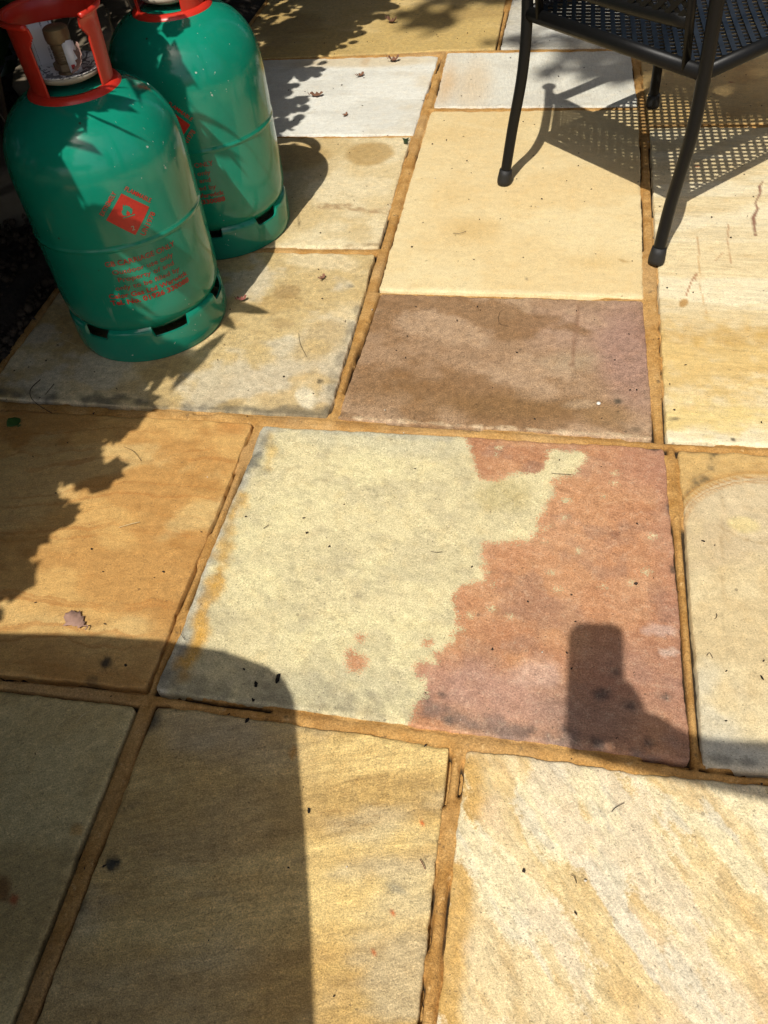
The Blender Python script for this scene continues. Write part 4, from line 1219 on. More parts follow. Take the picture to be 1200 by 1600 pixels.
def shrub(name, label, gy0, gy1, n, zlo, zhi, depth, shape, smin, smax, mat, nst, leaf_flat=.4, ragged=.016, inset=.045, fringe=80):
    root = empty(name, (-1.75, (gy0 + gy1) / 2 - .4, 0))
    off = np.array(root.location)
    p = np.concatenate([hedge_points(n, gy0, gy1, zlo, zhi, depth, ragged, back=.05), hedge_points(n // 2, gy0, gy1, zlo, zhi, .25, ragged, back=.05)])
    p[:, 0] -= inset
    fr = hedge_points(int((gy1 - gy0) * fringe), gy0, gy1, max(zlo, .76), 1.0, .10, .022, back=.012)
    leaves_mesh('fringe_leaves', fr - off, rng.uniform(smax * .45, smax * .95, len(fr)), mat, root, 'narrow' if name.startswith('narrow') else shape, .2, face=tuple(SUN * 1.6))
    leaves_mesh('foliage', p - off, rng.uniform(smin, smax, len(p)), mat, root, shape, leaf_flat)
    if name == 'narrow_leaved_shrub':
        q = hedge_points(110, gy0, gy1, .74, 1.1, .10, .03)
        leaves_mesh('long_leaves', q - off, rng.uniform(.09, .17, len(q)), mat, root, 'narrow', .1)
    lst = []
    for k in range(nst):
        tgt = p[rng.integers(len(p))]
        b = np.array([rng.uniform(-2.2, -1.45), np.clip(tgt[1] + rng.normal() * .3, 1.15, 4.3), 0.0]) - off
        t_ = tgt - off
        mid = b * .45 + t_ * .55; mid[0] = b[0] * .7 + t_[0] * .3; mid[2] = t_[2] * .62
        lst.append([tuple(b), tuple(mid), tuple(t_)])
    stems('stem', root, lst)
    tag(root, label, 'shrub', 'shrubs overhanging the left side of the patio')
    return root
shrub('leafy_shrub', 'lobed-leaved shrub overhanging the near left, its ragged shadow on the orange slab', -.35, 1.26, 3400, .78, 2.0, 1.3, 'lobed', .06, .11, LEAF_A, 14)
shrub('narrow_leaved_shrub', 'narrow-leaved shrub overhanging the gas cylinders, spiky shadow on the green paint', 1.22, 2.02, 2600, .74, 1.9, 1.2, 'oval', .05, .10, LEAF_B, 14, inset=.022)
shrub('small_leaved_shrub', 'small-leaved shrub overhanging the far left, shading the white slab', 1.98, 4.4, 9000, .80, 1.9, 1.7, 'oval', .035, .065, LEAF_A, 18, inset=.03, fringe=150)

# ---- added unseen hedges, left and far end, there to block sky light
def sky_block_hedge(label, x0, x1, y0, y1, h, n, smin=.09, smax=.17):
    root = empty('sky_block_hedge', ((x0 + x1) / 2, (y0 + y1) / 2, -.05))
    off = np.array(root.location)
    p = np.stack([rng.uniform(x0, x1, n), rng.uniform(y0, y1, n), rng.uniform(.05, 1, n) ** .8 * h], -1)
    p[:, 2] *= .88 + .24 * fbm(p[:, 0] * 1.5, p[:, 1] * 1.5, 61, 3)
    p = p[~in_frame(p, .05)]
    leaves_mesh('foliage', p - off, rng.uniform(smin, smax, len(p)), LEAF_A, root, 'oval', .2)
    lst = []
    for k in range(12):
        x, y = rng.uniform(x0, x1), rng.uniform(y0, y1)
        lst.append([(x - off[0], y - off[1], 0), (x - off[0] + rng.normal() * .1, y - off[1] + rng.normal() * .1, h * .4), (x - off[0] + rng.normal() * .25, y - off[1] + rng.normal() * .25, h * .8)])
    stems('stem', root, lst, BARK, .03)
    tag(root, label, 'hedge', 'added sky-blocking hedges')
sky_block_hedge('added tall hedge blocking sky light on the left, out of view', -3.1, -1.95, -1.6, 4.4, 3.2, 7000)
sky_block_hedge('added tall hedge blocking sky light past the far end, out of view', -3.1, .35, 4.25, 5.1, 2.9, 5000)

# ---- low planting visible in the dark corner behind the cylinders
def low_plant(name, label, c, rx, ry, h, n, shape, smin, smax, mat, nst=6):
    root = empty(name, (c[0], c[1], .02))
    a = rng.normal(size=(n, 3)); a /= np.linalg.norm(a, axis=1)[:, None]
    rr = rng.random(n) ** .4
    p = a * rr[:, None] * np.array([rx, ry, h * .5]); p[:, 2] = np.abs(p[:, 2] + h * .5)
    leaves_mesh('foliage', p, rng.uniform(smin, smax, n), mat, root, shape, .5)
    stems('stem', root, [[(rng.normal() * .03, rng.normal() * .03, -.03), tuple(q * np.array([.6, .6, .5])), tuple(q)] for q in p[:nst]], r0=.006)
    tag(root, label, 'plant', 'low plants in the dark bed')
    return root
low_plant('bed_plant', 'dark low plant in the bed left of the front cylinder', (-1.62, 1.62), .38, .40, .75, 700, 'oval', .05, .09, LEAF_A)
low_plant('bed_plant', 'dark low plant in the far left corner behind the front cylinder', (-1.95, 2.55), .45, .45, .95, 900, 'oval', .05, .09, LEAF_A)
low_plant('bed_plant', 'dark low plant behind the rear cylinder at the patio edge', (-1.62, 3.55), .42, .45, .8, 800, 'oval', .04, .08, LEAF_A)
low_plant('bed_plant', 'dark low plant farthest back in the shaded corner', (-2.45, 3.7), .6, .6, 1.2, 900, 'oval', .06, .1, LEAF_A)
# strap-leaved clump whose leaf tip enters the top left corner
root = empty('strap_leaved_plant', (-1.62, 2.02, .02))
bm = bmesh.new()
for k in range(26):
    a = rng.uniform(0, 2 * math.pi); L = rng.uniform(.35, .62); out = rng.uniform(.12, .30)
    dx, dy = math.cos(a), math.sin(a)
    prev = None
    for s in range(9):
        f = s / 8
        w = .011 * (1 - f) ** .6 + .0004
        c = Vector((dx * out * f ** 1.5, dy * out * f ** 1.5, L * math.sin(f * 1.9) / math.sin(1.57) * (1 if f < .85 else 1)))
        e = Vector((-dy, dx, 0)) * w
        ring = [bm.verts.new(c - e), bm.verts.new(c + Vector((0, 0, -.003))), bm.verts.new(c + e)]
        if prev:
            for q in range(2): bm.faces.new((prev[q], prev[q + 1], ring[q + 1], ring[q]))
        prev = ring
o = bm_obj('strap_leaves', bm, simple_mat('strap_leaf', (.07, .13, .025), .45, .3, 20), root)
tag(root, 'clump of green strap leaves in the top left corner', 'plant')

# dead twigs standing in the bed behind the front cylinder
root = empty('dead_stems', (-1.42, 1.95, .02))
lst = []
for k in range(16):
    x, y = rng.uniform(-.22, .22), rng.uniform(-.3, .45)
    lst.append([(x, y, -.02), (x + rng.normal() * .06, y + rng.normal() * .06, rng.uniform(.12, .3)), (x + rng.normal() * .14, y + rng.normal() * .14, rng.uniform(.3, .6))])
stems('stem', root, lst, simple_mat('dead_stem', (.16, .12, .08), .85, .3, 60), .0045)
tag(root, 'tangle of dry brown stems in the bed behind the cylinders', 'dead plant')

# rough stones edging the bed
STONE_M = simple_mat('bed_stone', (.16, .13, .09), .9, .35, 14, spec=.2, bump=.9, bscale=45)
def rough_stone(name, label, c, s, rz, seed):
    bm = bmesh.new()
    bmesh.ops.create_cube(bm, size=1.0)
    bmesh.ops.bevel(bm, geom=bm.edges[:], offset=.16, segments=2, affect='EDGES')
    bmesh.ops.subdivide_edges(bm, edges=bm.edges[:], cuts=3, use_grid_fill=True)
    co = np.array([v.co[:] for v in bm.verts])
    d = (fbm(co[:, 0] * 3 + seed + co[:, 2] * 2, co[:, 1] * 3 + co[:, 2] * 1.7, seed, 4) - .5)
    for i, v in enumerate(bm.verts):
        v.co = v.co * (1 + .35 * d[i])
        v.co.x *= s[0]; v.co.y *= s[1]; v.co.z *= s[2]
    o = bm_obj(name, bm, STONE_M)
    o.location = (*c, s[2] * .38 + .01); o.rotation_euler = (R(4), R(-5), rz)
    return tag(o, label, 'stone', 'rough stones in the dark bed')
rough_stone('edging_stone', 'large rough brown stone between the two gas cylinders', (-1.36, 2.36), (.34, .42, .30), R(25), 3)
rough_stone('edging_stone', 'rough stone in the bed beside the far yellow slab', (-1.42, 3.02), (.30, .40, .22), R(-10), 8)
rough_stone('edging_stone', 'rough stone in the bed hidden behind the front cylinder', (-1.40, 1.86), (.26, .30, .16), R(40), 14)

# gravelly crumbs on the soil by the slab corner
def crumbs(name, n, gen, smin, smax, mat, parent=None):
    ico = bmesh.new(); bmesh.ops.create_icosphere(ico, subdivisions=1, radius=1.0)
    bv = np.array([v.co[:] for v in ico.verts]); bf_ = np.array([[v.index for v in f.verts] for f in ico.faces]); ico.free()
    pos, sc = gen(n)
    s = rng.uniform(smin, smax, n)
    jit = 1 + rng.normal(size=(n, len(bv), 1)) * .22
    V = bv[None] * jit * s[:, None, None] * sc[:, None, :]
    an = rng.uniform(0, 6.28, n); c_, s_ = np.cos(an)[:, None], np.sin(an)[:, None]
    V = np.stack([V[..., 0] * c_ - V[..., 1] * s_, V[..., 0] * s_ + V[..., 1] * c_, V[..., 2]], -1) + pos[:, None, :]
    F = (bf_[None] + (np.arange(n) * len(bv))[:, None, None]).reshape(-1, 3)
    return mesh_obj(name, V.reshape(-1, 3), F, mat, parent, smooth=False)
def bed_gen(n):
    x = -1.135 - rng.random(n) ** 1.6 * .7; y = rng.uniform(1.12, 2.6, n)
    z = np.where(x > -1.2, .0, .035) + rng.uniform(-.005, .02, n)
    return np.stack([x, y, z], -1), np.stack([np.ones(n), rng.uniform(.6, 1, n), rng.uniform(.5, .9, n)], -1)
tag(crumbs('soil_crumbs', 2600, bed_gen, .004, .012, simple_mat('crumbly_soil', (.05, .036, .024), .95, .5, 30, spec=.2)), 'dark crumbly soil and bark bits at the slab corner', 'soil', kind='stuff')
def litter_gen(n):
    y = .1 + rng.random(n) ** .8 * 3.3
    x = rng.uniform(-1.1, .62, n)
    return np.stack([x, y, np.full(n, .0022)], -1), np.stack([np.ones(n), rng.uniform(.3, .8, n), rng.uniform(.25, .6, n)], -1)
tag(crumbs('patio_grit', 420, litter_gen, .0010, .0030, simple_mat('dark_grit', (.035, .026, .02), .9, .5, 30, spec=.2)), 'tiny dark crumbs scattered over the paving', 'debris', kind='stuff')
def pale_gen(n):
    p, s = litter_gen(n); return p, s
tag(crumbs('patio_pale_grit', 60, pale_gen, .0010, .0022, simple_mat('pale_grit', (.6, .55, .45), .9, .2, 30, spec=.2)), 'tiny pale crumbs scattered over the paving', 'debris', kind='stuff')

# ------------------------------------------------------------------ fallen leaves, twigs and bits
OAK = [(0, 0), (.05, .10), (.16, .16), (.12, .24), (.20, .32), (.30, .38), (.22, .46), (.28, .56), (.36, .66), (.24, .70), (.24, .80), (.20, .90), (.08, .94), (0, 1)]
def fallen_leaf(name, label, c, L, ang, curl, mat, outline=OAK, cat='leaf', z=.003, stalk=.16, tilt=(0, 0)):
    bm = bmesh.new()
    n = len(outline)
    l_, r_, m_ = [], [], []
    for k, (w, v) in enumerate(outline):
        zc = curl * (abs(v - .5) * 2) ** 2 * L * .35
        h = lambda ww: zc + curl * (ww / .36) ** 2 * L * .22 + .02 * L * math.sin(v * 17 + ww * 20)
        m_.append(bm.verts.new((0, v * L, zc)))
        r_.append(bm.verts.new((w * L, v * L, h(w))))
        l_.append(bm.verts.new((-w * L * (.9 + .2 * math.sin(k)), v * L, h(w) * 1.3)))
    for k in range(n - 1):
        for s in (l_, r_):
            try: bm.faces.new((m_[k], m_[k + 1], s[k + 1], s[k]))
            except ValueError: pass
    bmesh.ops.remove_doubles(bm, verts=bm.verts, dist=1e-5)
    for v in bm.verts: v.co.z += .0
    o = bm_obj(name, bm, mat)
    md = o.modifiers.new('thickness', 'SOLIDIFY'); md.thickness = .0006
    o.location = (c[0], c[1], z); o.rotation_euler = (tilt[0], tilt[1], ang)
    if stalk:
        bm = bmesh.new()
        tube(bm, smooth_path([(0, .002, curl * L * .35), (.004, -stalk * L * .5, curl * L * .3), (-.004, -stalk * L, curl * L * .5)], 3), .0009, 6)
        bm_obj('stalk', bm, mat, o)
    return tag(o, label, cat)
fallen_leaf('oak_leaf', 'dry pinkish brown oak leaf lying near the left edge', (-0.666, 0.615), .047, R(64), .22, OAKLEAF)
fallen_leaf('green_leaf', 'green leaf lying in deep shade on the orange slab, far left', (-0.994, 1.046), .034, R(60), .3, simple_mat('green_leaf', (.06, .14, .03), .5, .3, 60), LEAF_SHAPES['oval'][:5].tolist())
TEAR = [(0, 0), (.22, .1), (.12, .5), (.30, .85), (.05, .8), (0, .7)]
fallen_leaf('leaf_scrap', 'torn dark green leaf scrap at the joint left of the honey slab', (-0.408, 2.228), .034, R(10), .35, simple_mat('dark_green_scrap', (.03, .05, .018), .6, .3, 60), TEAR)
CURL = [(0, 0), (.25, .15), (.15, .35), (.35, .5), (.18, .7), (.25, .85), (0, 1)]
fallen_leaf('curled_dead_leaf', 'curled brown dead leaf on the top edge of the white slab', (-0.552, 2.799), .036, R(-70), 1.1, DEADLEAF, CURL)
fallen_leaf('curled_dead_leaf', 'curled brown dead leaf on the far yellow slab', (-0.615, 3.147), .036, R(-100), 1.2, DEADLEAF, CURL)
fallen_leaf('curled_dead_leaf', 'dark dead leaf on the white slab just inside the leaf shadow', (-0.753, 2.546), .040, R(-80), .6, DEADLEAF, CURL)
fallen_leaf('curled_dead_leaf', 'small dark dead leaf in the sunlit middle of the white slab', (-0.633, 2.683), .028, R(-40), .7, DEADLEAF, CURL)
fallen_leaf('curled_dead_leaf', 'small curled dead leaf on the cream mottled slab', (-0.502, 1.568), .018, R(-20), 1.1, DEADLEAF, CURL)
fallen_leaf('curled_dead_leaf', 'reddish curled dead leaf at the shadow edge beside the front cylinder', (-0.672, 1.479), .022, R(-60), 1.1, simple_mat('red_dead_leaf', (.22, .07, .05), .8, .3, 90), CURL)
fallen_leaf('curled_dead_leaf', 'very small dark leaf fragment lowest on the white slab', (-0.621, 2.402), .020, R(-30), .8, DEADLEAF, CURL, stalk=0)
# leaf caught in the shroud of the front cylinder
fallen_leaf('caught_dead_leaf', 'brown dead leaf caught inside the red shroud of the front cylinder', (CYL_F[0] + .034, CYL_F[1] - .030), .050, R(-50), .6, simple_mat('caught_leaf', (.34, .20, .16), .75, .3, 90), OAK, z=.520, tilt=(R(62), 0), stalk=0)

BIT = simple_mat('black_litter', (.014, .011, .009), .9, .4, 60, spec=.2)
def clump(label, c, s, seed):
    bm = bmesh.new()
    bmesh.ops.create_icosphere(bm, subdivisions=2, radius=1.0)
    rs = np.random.default_rng(seed)
    for v in bm.verts:
        k = 1 + rs.normal() * .28
        v.co = Vector((v.co.x * s[0] * k * .75, v.co.y * s[1] * k * .6, max(0, v.co.z * s[2] * k * .6 + s[2] * .15)))
    o = bm_obj('litter_clump', bm, BIT, smooth=False)
    o.location = (*c, .0015); o.rotation_euler = (0, 0, rs.uniform(0, 6))
    return tag(o, label, 'debris', 'black litter bits')
clump('largest black litter bit, inside the rounded shadow corner on the two-tone slab', (-0.341, 0.564), (.010, .005, .004), 1)
clump('black litter bit left of the largest one, inside the rounded shadow corner', (-0.371, 0.552), (.006, .004, .003), 2)
clump('small black litter bit lowest on the two-tone slab, near its bottom joint', (-0.368, 0.527), (.004, .003, .003), 4)
clump('black litter bit on the joint below the two-tone slab', (-0.368, 0.495), (.006, .004, .003), 5)
clump('dark chip on the sunlit gold slab just right of the straight shadow edge', (-0.252, 0.382), (.004, .003, .002), 6)
clump('small black bit on the pale ringed slab above the arm shadow', (0.331, 0.649), (.005, .0025, .002), 7)

TWIG_D = simple_mat('dark_twig', (.03, .02, .014), .85, .3, 60, spec=.2)
TWIG_P = simple_mat('pale_straw', (.55, .44, .24), .7, .2, 60, spec=.2)
def twig(label, pts, r, mat, name='twig', cat='twig'):
    z = .0022 + r
    P_ = [(x, y, z + (.001 if 0 < i < len(pts) - 1 else 0)) for i, (x, y) in enumerate(pts)]
    bm = bmesh.new(); tube(bm, smooth_path(P_, 4), r * .5, 6)
    return tag(bm_obj(name, bm, mat), label, cat)
twig('pale straw lying on the middle of the orange slab', [(-0.691, 0.817), (-0.672, 0.826), (-0.658, 0.833)], .0010, TWIG_P, 'straw', 'straw')
twig('pale straw lying on the shaded bottom left slab', [(-0.612, 0.458), (-0.609, 0.468), (-0.603, 0.477)], .0014, TWIG_P, 'straw', 'straw')
twig('short pale straw touching the foot of the front cylinder', [(-1.024, 1.319), (-1.003, 1.311), (-0.976, 1.297)], .0014, TWIG_P, 'straw', 'straw')
twig('long dark twig crossing the shaded slab and joint at the far left', [(-1.014, 1.186), (-1.020, 1.155), (-1.007, 1.129), (-0.980, 1.108), (-0.942, 1.088)], .0014, TWIG_D)
twig('short dark twig beside the long one in the left shade', [(-0.982, 1.142), (-0.978, 1.175)], .0010, TWIG_D)
twig('thin dark twig on the sunlit top of the orange slab', [(-0.756, 1.009), (-0.733, 0.998), (-0.710, 0.976)], .0008, TWIG_D)
twig('thin curved twig at the left edge of the two-tone slab', [(-0.516, 0.635), (-0.510, 0.622), (-0.500, 0.612)], .0007, TWIG_D)
twig('thin dark twig in the upper part of the two-tone slab, on the cream', [(-0.438, 0.840), (-0.431, 0.849)], .0010, TWIG_D)
twig('thin dark twig lying flat on the cream of the two-tone slab', [(-0.152, 0.821), (-0.142, 0.819), (-0.133, 0.822)], .0008, TWIG_D)
twig('thin dark twig near the top of the terracotta boundary', [(0.032, 1.012), (0.046, 1.011), (0.065, 1.012)], .0007, TWIG_D)
twig('dark reddish worm-like twig on the gold slab near the joint', [(-0.101, 0.341), (-0.097, 0.336), (-0.093, 0.330)], .0011, simple_mat('red_twig', (.12, .02, .018), .7, .2))
twig('small bent twig on the riven cream slab', [(0.080, 0.349), (0.084, 0.347), (0.087, 0.340)], .0008, TWIG_D)
twig('small forked dark twig high on the riven cream slab', [(0.128, 0.432), (0.133, 0.438), (0.144, 0.446)], .0008, TWIG_D)
twig('thin bent twig on the honey slab', [(-0.226, 1.776), (-0.210, 1.774), (-0.196, 1.786)], .0010, TWIG_D)
twig('square bent thread on the brown slab', [(-0.086, 1.479), (-0.093, 1.465), (-0.090, 1.431), (-0.071, 1.424)], .0006, TWIG_D)
twig('curved twig on the cream mottled slab', [(-0.506, 1.374), (-0.493, 1.336), (-0.469, 1.295)], .0007, TWIG_D)
twig('hooked twig on the pale ringed slab', [(0.260, 0.675), (0.264, 0.680), (0.268, 0.672)], .0008, TWIG_D)
twig('short stalk on the pale ringed slab near its right', [(0.279, 0.749), (0.279, 0.743), (0.276, 0.739)], .0009, TWIG_D)
# white pebble on the brown slab
bm = bmesh.new(); bmesh.ops.create_icosphere(bm, subdivisions=2, radius=.004)
for v in bm.verts: v.co.z = v.co.z * .7 + .002
o = bm_obj('pebble', bm, simple_mat('white_pebble', (.7, .68, .62), .7, .1)); o.location = (*(0.110, 1.197), .002)
tag(o, 'tiny white pebble on the brown slab', 'pebble')

# ------------------------------------------------------------------ out of frame: table, tree, photographer
# garden table left of the camera; its rounded corner throws the big shadow at the bottom left
TZ = .72
def table():
    shadow = [(-1.02, .600), (-.80, .592), (-.646, .606), (-.541, .609), (-.436, .602), (-.361, .584), (-.330, .564), (-.312, .540), (-.300, .508), (-.278, .440), (-.250, .355), (-.217, .246), (-.191, .151), (-.160, .03), (-.125, -.15)]
    edge = [(x + SX * TZ, y + SY * TZ) for x, y in shadow]
    outline = edge + [(-.17, -1.02), (-.24, -1.08), (-.95, -1.10), (-1.08, -1.05), (-1.12, -.95), (-1.16, .02), (-1.13, .10)]
    root = empty('garden_table', (-.62, -.45, 0))
    off = Vector(root.location)
    bm = bmesh.new()
    f = bm.faces.new([bm.verts.new(Vector((x, y, TZ)) - off) for x, y in outline][::-1])
    ret = bmesh.ops.extrude_face_region(bm, geom=[f])
    bmesh.ops.translate(bm, vec=(0, 0, -.028), verts=[v for v in ret['geom'] if isinstance(v, bmesh.types.BMVert)])
    wood = simple_mat('dark_table', (.05, .04, .032), .45, .3, 12)
    bm_obj('table_top', bm, wood, root, smooth=False)
    for x, y in ((-.52, -.10), (-1.02, -.12), (-.35, -.92), (-1.0, -.92)):
        bm = bmesh.new()
        tube(bm, [Vector((x, y, 0.0)) - off, Vector((x * .98 - .012, y * .98, .35)) - off, Vector((x * .96 - .02, y * .96, TZ - .02)) - off], [.022, .024, .028], 10)
        bm_obj('leg', bm, wood, root)
    tag(root, 'dark garden table with rounded corners, its shadow at the bottom left', 'table')
table()

# tree behind the photographer, throwing soft dappled shade on the far slabs
def tree():
    root = empty('tree', (2.3, -.9, -.07))
    off = np.array(root.location)
    n = 10500
    gx = rng.uniform(-1.5, 2.2, n); gy = rng.uniform(2.2, 6.2, n); z = rng.uniform(4.3, 6.4, n)
    # lower edge of the shade, in ground terms
    lim = np.interp(gx, [-1.5, -.9, -.45, -.25, .0, .2, .4, .6, 1.0, 4.2], [3.7, 3.35, 3.05, 2.95, 2.66, 2.62, 2.42, 2.32, 2.25, 2.2])
    cl = fbm(gx * 3.2 + 4, gy * 3.2, 501, 3)
    keep = (gy > lim + (cl - .5) * .3) & (cl > .42 - .10 * sstep(3.3, 4.5, gy))
    gx, gy, z = gx[keep], gy[keep], z[keep]
    p = np.stack([gx + SX * z, gy + SY * z, z], -1)
    leaves_mesh('crown', p - off, rng.uniform(.07, .12, len(p)), LEAF_T, root, 'oval', .5)
    bm = bmesh.new()
    tube(bm, smooth_path([(0, 0, 0), (-.15, .25, 1.2), (-.6, .7, 2.6), (-1.05, 1.25, 3.8), (-1.43, 1.67, 4.8)], 5), [.17 - .10 * i / 20 for i in range(21)], 14)
    bm_obj('trunk', bm, BARK, root)
    lst = []
    for k in range(22):
        q = p[rng.integers(len(p))] - off
        s = np.array([-1.43, 1.67, 4.8])
        mid = s * .5 + q * .5; mid[2] += .3
        lst.append([tuple(s), tuple(mid), tuple(q)])
    stems('limb', root, lst, BARK, .035)
    tag(root, 'broad tree behind the camera, dappled shade on the far slabs', 'tree')
tree()

# added unseen building right of the patio, put in to cut sky light
def sky_block_house():
    root = empty('sky_block_house', (1.92, 2.0, -.07))
    off = Vector(root.location)
    wallm = simple_mat('cream_render', (.42, .37, .29), .9, .15, 8, spec=.2, bump=.4, bscale=120)
    framem = simple_mat('white_frame', (.7, .7, .68), .4, .05)
    glass = simple_mat('dark_glass', (.02, .025, .03), .05, .05)
    bm = bmesh.new(); box(bm, (2.0, 2.1, 2.35), (4.0, 6.0, 4.7)); bm_obj('wall', bm, wallm, root, smooth=False)
    bm = bmesh.new()
    v = [bm.verts.new((x, y, z)) for y in (-1.15, 5.35) for x, z in ((-.35, 4.62), (2.0, 6.2), (4.35, 4.62), (4.35, 4.74), (2.0, 6.34), (-.35, 4.74))]
    for k in range(6): bm.faces.new((v[k], v[(k + 1) % 6], v[6 + (k + 1) % 6], v[6 + k]))
    bm.faces.new(v[:6]); bm.faces.new(v[6:][::-1])
    bm_obj('roof', bm, simple_mat('roof_tile', (.12, .07, .05), .85, .3, 20, bump=.6), root, smooth=False)
    for y_, z0_, w_, h_ in ((1.9, .9, 1.3, 1.2), (3.9, .9, 1.3, 1.2), (.6, 3.0, 1.2, 1.1), (3.4, 3.0, 1.2, 1.1)):
        bm = bmesh.new()
        for dy, dz, sy_, sz_ in ((0, 0, w_, .07), (0, h_, w_, .07), (-w_ / 2, h_ / 2, .07, h_), (w_ / 2, h_ / 2, .07, h_), (0, h_ / 2, .06, h_)):
            box(bm, (-.03, y_ + dy, z0_ + dz), (.10, sy_ + .002 * abs(dz), sz_ - .003 * abs(dy)))
        f = bm_obj('window', bm, framem, root, smooth=False)
        bm = bmesh.new(); box(bm, (-.012, y_, z0_ + h_ / 2), (.02, w_, h_)); bm_obj('pane', bm, glass, f, smooth=False)
        bm = bmesh.new(); box(bm, (-.08, y_, z0_ - .07), (.2, w_ + .2, .05)); bm_obj('sill', bm, framem, f, smooth=False)
    bm = bmesh.new(); box(bm, (-.03, 0.05, 1.12), (.10, .95, 2.1)); d = bm_obj('door', bm, framem, root, smooth=False)
    bm = bmesh.new(); tube(bm, [(-.12, .38, 1.1), (-.12, .28, 1.1)], .012, 8); bm_obj('handle', bm, BRASS, d)
    tag(root, 'added cream rendered building blocking sky light, right of the camera', 'sky_block_house')
sky_block_house()

# added second tree, its crown shuts sky light off the far left corner (its own sun shadow falls beyond the patio)
def sky_block_tree():
    root = empty('tree', (-2.45, 3.55, -.02))
    off = np.array(root.location)
    n = 9000
    gx = rng.uniform(-3.6, .45, n); gy = rng.uniform(3.62, 7.6, n); z = rng.uniform(2.5, 4.8, n)
    p = np.stack([gx + SX * z, gy + SY * z, z], -1)
    p = p[~in_frame(p, .05)]
    leaves_mesh('crown', p - off, rng.uniform(.08, .14, len(p)), LEAF_T, root, 'oval', .6)
    bm = bmesh.new()
    tube(bm, smooth_path([(0, 0, 0), (.03, -.02, .9), (.1, -.1, 1.9), (.35, -.35, 3.0), (.7, -.6, 3.9)], 5), [.14 - .09 * i / 20 for i in range(21)], 12)
    bm_obj('trunk', bm, BARK, root)
    lst = []
    for k in range(18):
        q = p[rng.integers(len(p))] - off
        s0 = np.array([.1, -.1, 1.9]) if k % 2 else np.array([.35, -.35, 3.0])
        mid = s0 * .5 + q * .5; mid[2] += .2
        lst.append([tuple(s0), tuple(mid), tuple(q)])
    stems('limb', root, lst, BARK, .03)
    tag(root, 'added dense tree blocking sky light over the far left corner', 'tree')
sky_block_tree()

# the photographer: phone in the left hand, arm held out from the right
RIGHT = Vector((0.98232, 0.16818, -0.08219)); UP = Vector((-0.07318, 0.74920, 0.65829)); FWD = Vector((-0.17229, 0.64064, -0.74827))
EYE = Vector((0, 0, CAM_H))
def phone():
    bm = bmesh.new()
    c = EYE + RIGHT * -.011 + UP * -.055 - FWD * .010
    rot = Matrix((RIGHT, UP, -FWD)).transposed()
    box(bm, (0, 0, 0), (.079, .162, .009))
    bmesh.ops.bevel(bm, geom=[e for e in bm.edges if abs((e.verts[0].co - e.verts[1].co).z) > .005], offset=.011, segments=5, affect='EDGES')
    root = bm_obj('smartphone', bm, simple_mat('phone_body', (.02, .02, .022), .3, .1), smooth=False)
    root.matrix_world = Matrix.Translation(c) @ rot.to_4x4()
    bm = bmesh.new(); box(bm, (0, 0, .0049), (.072, .155, .0006))
    bm_obj('screen', bm, simple_mat('phone_screen', (.01, .01, .012), .1, .05), root, smooth=False)
    tag(root, 'dark smartphone held out by the photographer, casting the rectangular shadow', 'phone')
    return c
PC = phone()

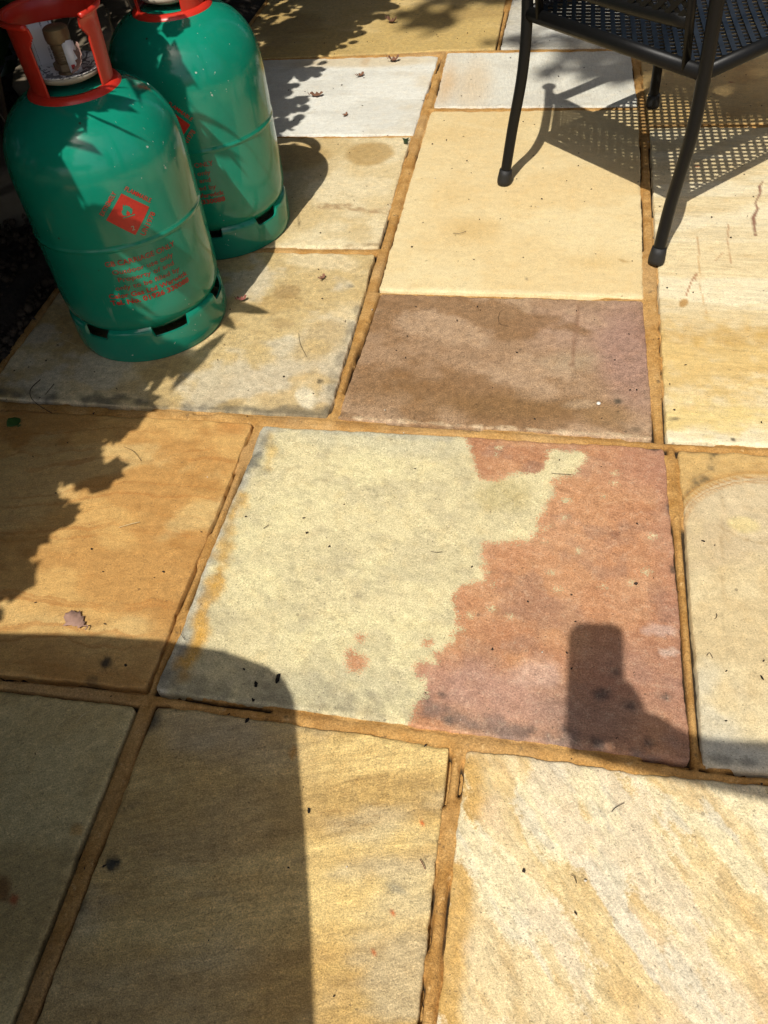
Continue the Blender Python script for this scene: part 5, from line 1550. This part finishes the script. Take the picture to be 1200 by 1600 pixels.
def person():
    root = empty('person', (.66, -.30, 0))
    off = Vector(root.location)
    V, E_, Rr = [], [], []
    def add(p, r, par=None):
        V.append(Vector(p) - off); Rr.append(r); 
        if par is not None: E_.append((par, len(V) - 1))
        return len(V) - 1
    x, y = .66, -.30
    pel = add((x, y, .93), .135)
    wst = add((x, y, 1.08), .120, pel); chs = add((x, y + .01, 1.28), .140, wst); shc = add((x, y, 1.42), .095, chs)
    nck = add((x, y + .01, 1.50), .052, shc); jaw = add((x - .01, y + .035, 1.575), .070, nck); hd = add((x - .01, y + .03, 1.66), .088, jaw); top = add((x - .01, y + .02, 1.73), .055, hd)
    # left arm, reaching out to the phone
    ls = add((x - .17, y + .02, 1.39), .058, shc); le = add((x - .27, y + .13, 1.06), .044, ls)
    lf = add((.24, -.150, 1.015), .040, le); lw = add((.135, -.130, .985), .031, lf)
    hand = add((.085, -.112, .975), .034, lw); palm = add((.050, -.098, .970), .030, hand)
    # fingers close on the phone from its right edge
    for k, (dx, dy, dz) in enumerate([(-.012, .030, .028), (-.016, .010, .008), (-.018, -.008, -.010), (-.014, -.026, -.026)]):
        b = add((.034 + dx * .2, -.088 + dy, .972 + dz), .0100, palm)
        c = add((.008 + dx, -.070 + dy, .958 + dz), .0090, b)
        add((-.016 + dx, -.074 + dy, .966 + dz), .0080, c)
    th = add((.052, -.062, 1.000), .0110, palm); add((.030, -.046, 1.022), .0095, th)
    # right arm hanging
    rs = add((x + .18, y, 1.39), .058, shc); re = add((x + .24, y - .03, 1.10), .044, rs); rw = add((x + .25, y + .04, .86), .031, re); rh = add((x + .25, y + .06, .79), .034, rw)
    for k in range(4):
        b = add((x + .235 + .012 * k, y + .05 + .012 * k, .735), .0095, rh); add((x + .232 + .012 * k, y + .055 + .012 * k, .695 + .006 * abs(k - 1)), .0080, b)
    tb = add((x + .225, y + .085, .765), .0105, rh); add((x + .222, y + .095, .735), .009, tb)
    for s in (-1, 1):
        hp = add((x + s * .095, y, .88), .105, pel); kn = add((x + s * .105, y + .02, .49), .065, hp); an = add((x + s * .11, y - .02, .09), .042, kn)
        hl = add((x + s * .11, y - .03, .045), .042, an); add((x + s * .12, y + .10, .035), .036, hl); add((x + s * .125, y + .17, .030), .026, len(V) - 1)
    me = bpy.data.meshes.new('body'); me.from_pydata([tuple(v) for v in V], E_, []); me.update()
    ob = bpy.data.objects.new('body', me); COL.objects.link(ob); ob.parent = root
    md = ob.modifiers.new('skin', 'SKIN')
    sk = me.skin_vertices[0].data
    for i, r in enumerate(Rr):
        sk[i].radius = (r, r)
    sk[0].use_root = True
    sb = ob.modifiers.new('smooth', 'SUBSURF'); sb.levels = 2; sb.render_levels = 2
    # clothes and skin by height and reach
    t = NT('person_surface')
    sep = t.n('ShaderNodeSeparateXYZ'); t.l(t.obj, sep.inputs[0])
    z = sep.outputs[2]; xx = sep.outputs[0]
    c = t.mix(t.ramp(z, .94, .95), (.03, .04, .07), (.20, .24, .30))
    skinm = t.math('MAXIMUM', t.ramp(z, 1.485, 1.49), t.math('MULTIPLY', t.ramp(xx, -.49, -.485, 1, 0), t.ramp(z, .8, .81)))
    skinm = t.math('MAXIMUM', skinm, t.math('MULTIPLY', t.ramp(xx, .205, .21), t.ramp(z, .87, .875, 1, 0)))
    c = t.mix(skinm, c, (.50, .30, .21))
    c = t.mix(t.ramp(z, .085, .09, 1, 0), c, (.04, .03, .03))
    t.set(Base_Color=t.scale_col(c, t.math('MULTIPLY_ADD', t.noise(120, 4), .3, .85)), Roughness=.75)
    me.materials.append(t.m)
    # hair cap, eyes, nose, ears
    hairm = simple_mat('brown_hair', (.05, .032, .02), .7, .4, 200)
    bm = bmesh.new(); bmesh.ops.create_icosphere(bm, subdivisions=3, radius=.104)
    for v in list(bm.verts):
        v.co.z *= 1.05
    bmesh.ops.delete(bm, geom=[v for v in bm.verts if v.co.z < -.01 and v.co.y > -.03 or v.co.z < -.07], context='VERTS')
    bmesh.ops.translate(bm, vec=Vector((x - .01, y + .018, 1.685)) - off, verts=bm.verts)
    bm_obj('hair', bm, hairm, root)
    bm = bmesh.new()
    tube(bm, [Vector((x - .01, y + .112, 1.675)) - off, Vector((x - .01, y + .135, 1.635)) - off, Vector((x - .01, y + .112, 1.625)) - off], [.008, .013, .010], 8)
    bm_obj('nose', bm, t.m, root)
    for s in (-1, 1):
        bm = bmesh.new(); bmesh.ops.create_uvsphere(bm, u_segments=12, v_segments=8, radius=.012)
        bmesh.ops.translate(bm, vec=Vector((x - .01 + s * .032, y + .108, 1.668)) - off, verts=bm.verts)
        bm_obj('eye', bm, simple_mat('eye', (.6, .6, .58), .3, .05), root)
        bm = bmesh.new(); bmesh.ops.create_uvsphere(bm, u_segments=12, v_segments=8, radius=.03)
        for v in bm.verts: v.co.x *= .35; v.co.y *= .7
        bmesh.ops.translate(bm, vec=Vector((x - .01 + s * .092, y + .03, 1.645)) - off, verts=bm.verts)
        bm_obj('ear', bm, t.m, root)
    tag(root, 'person in grey top and dark trousers holding out a phone', 'person')
person()
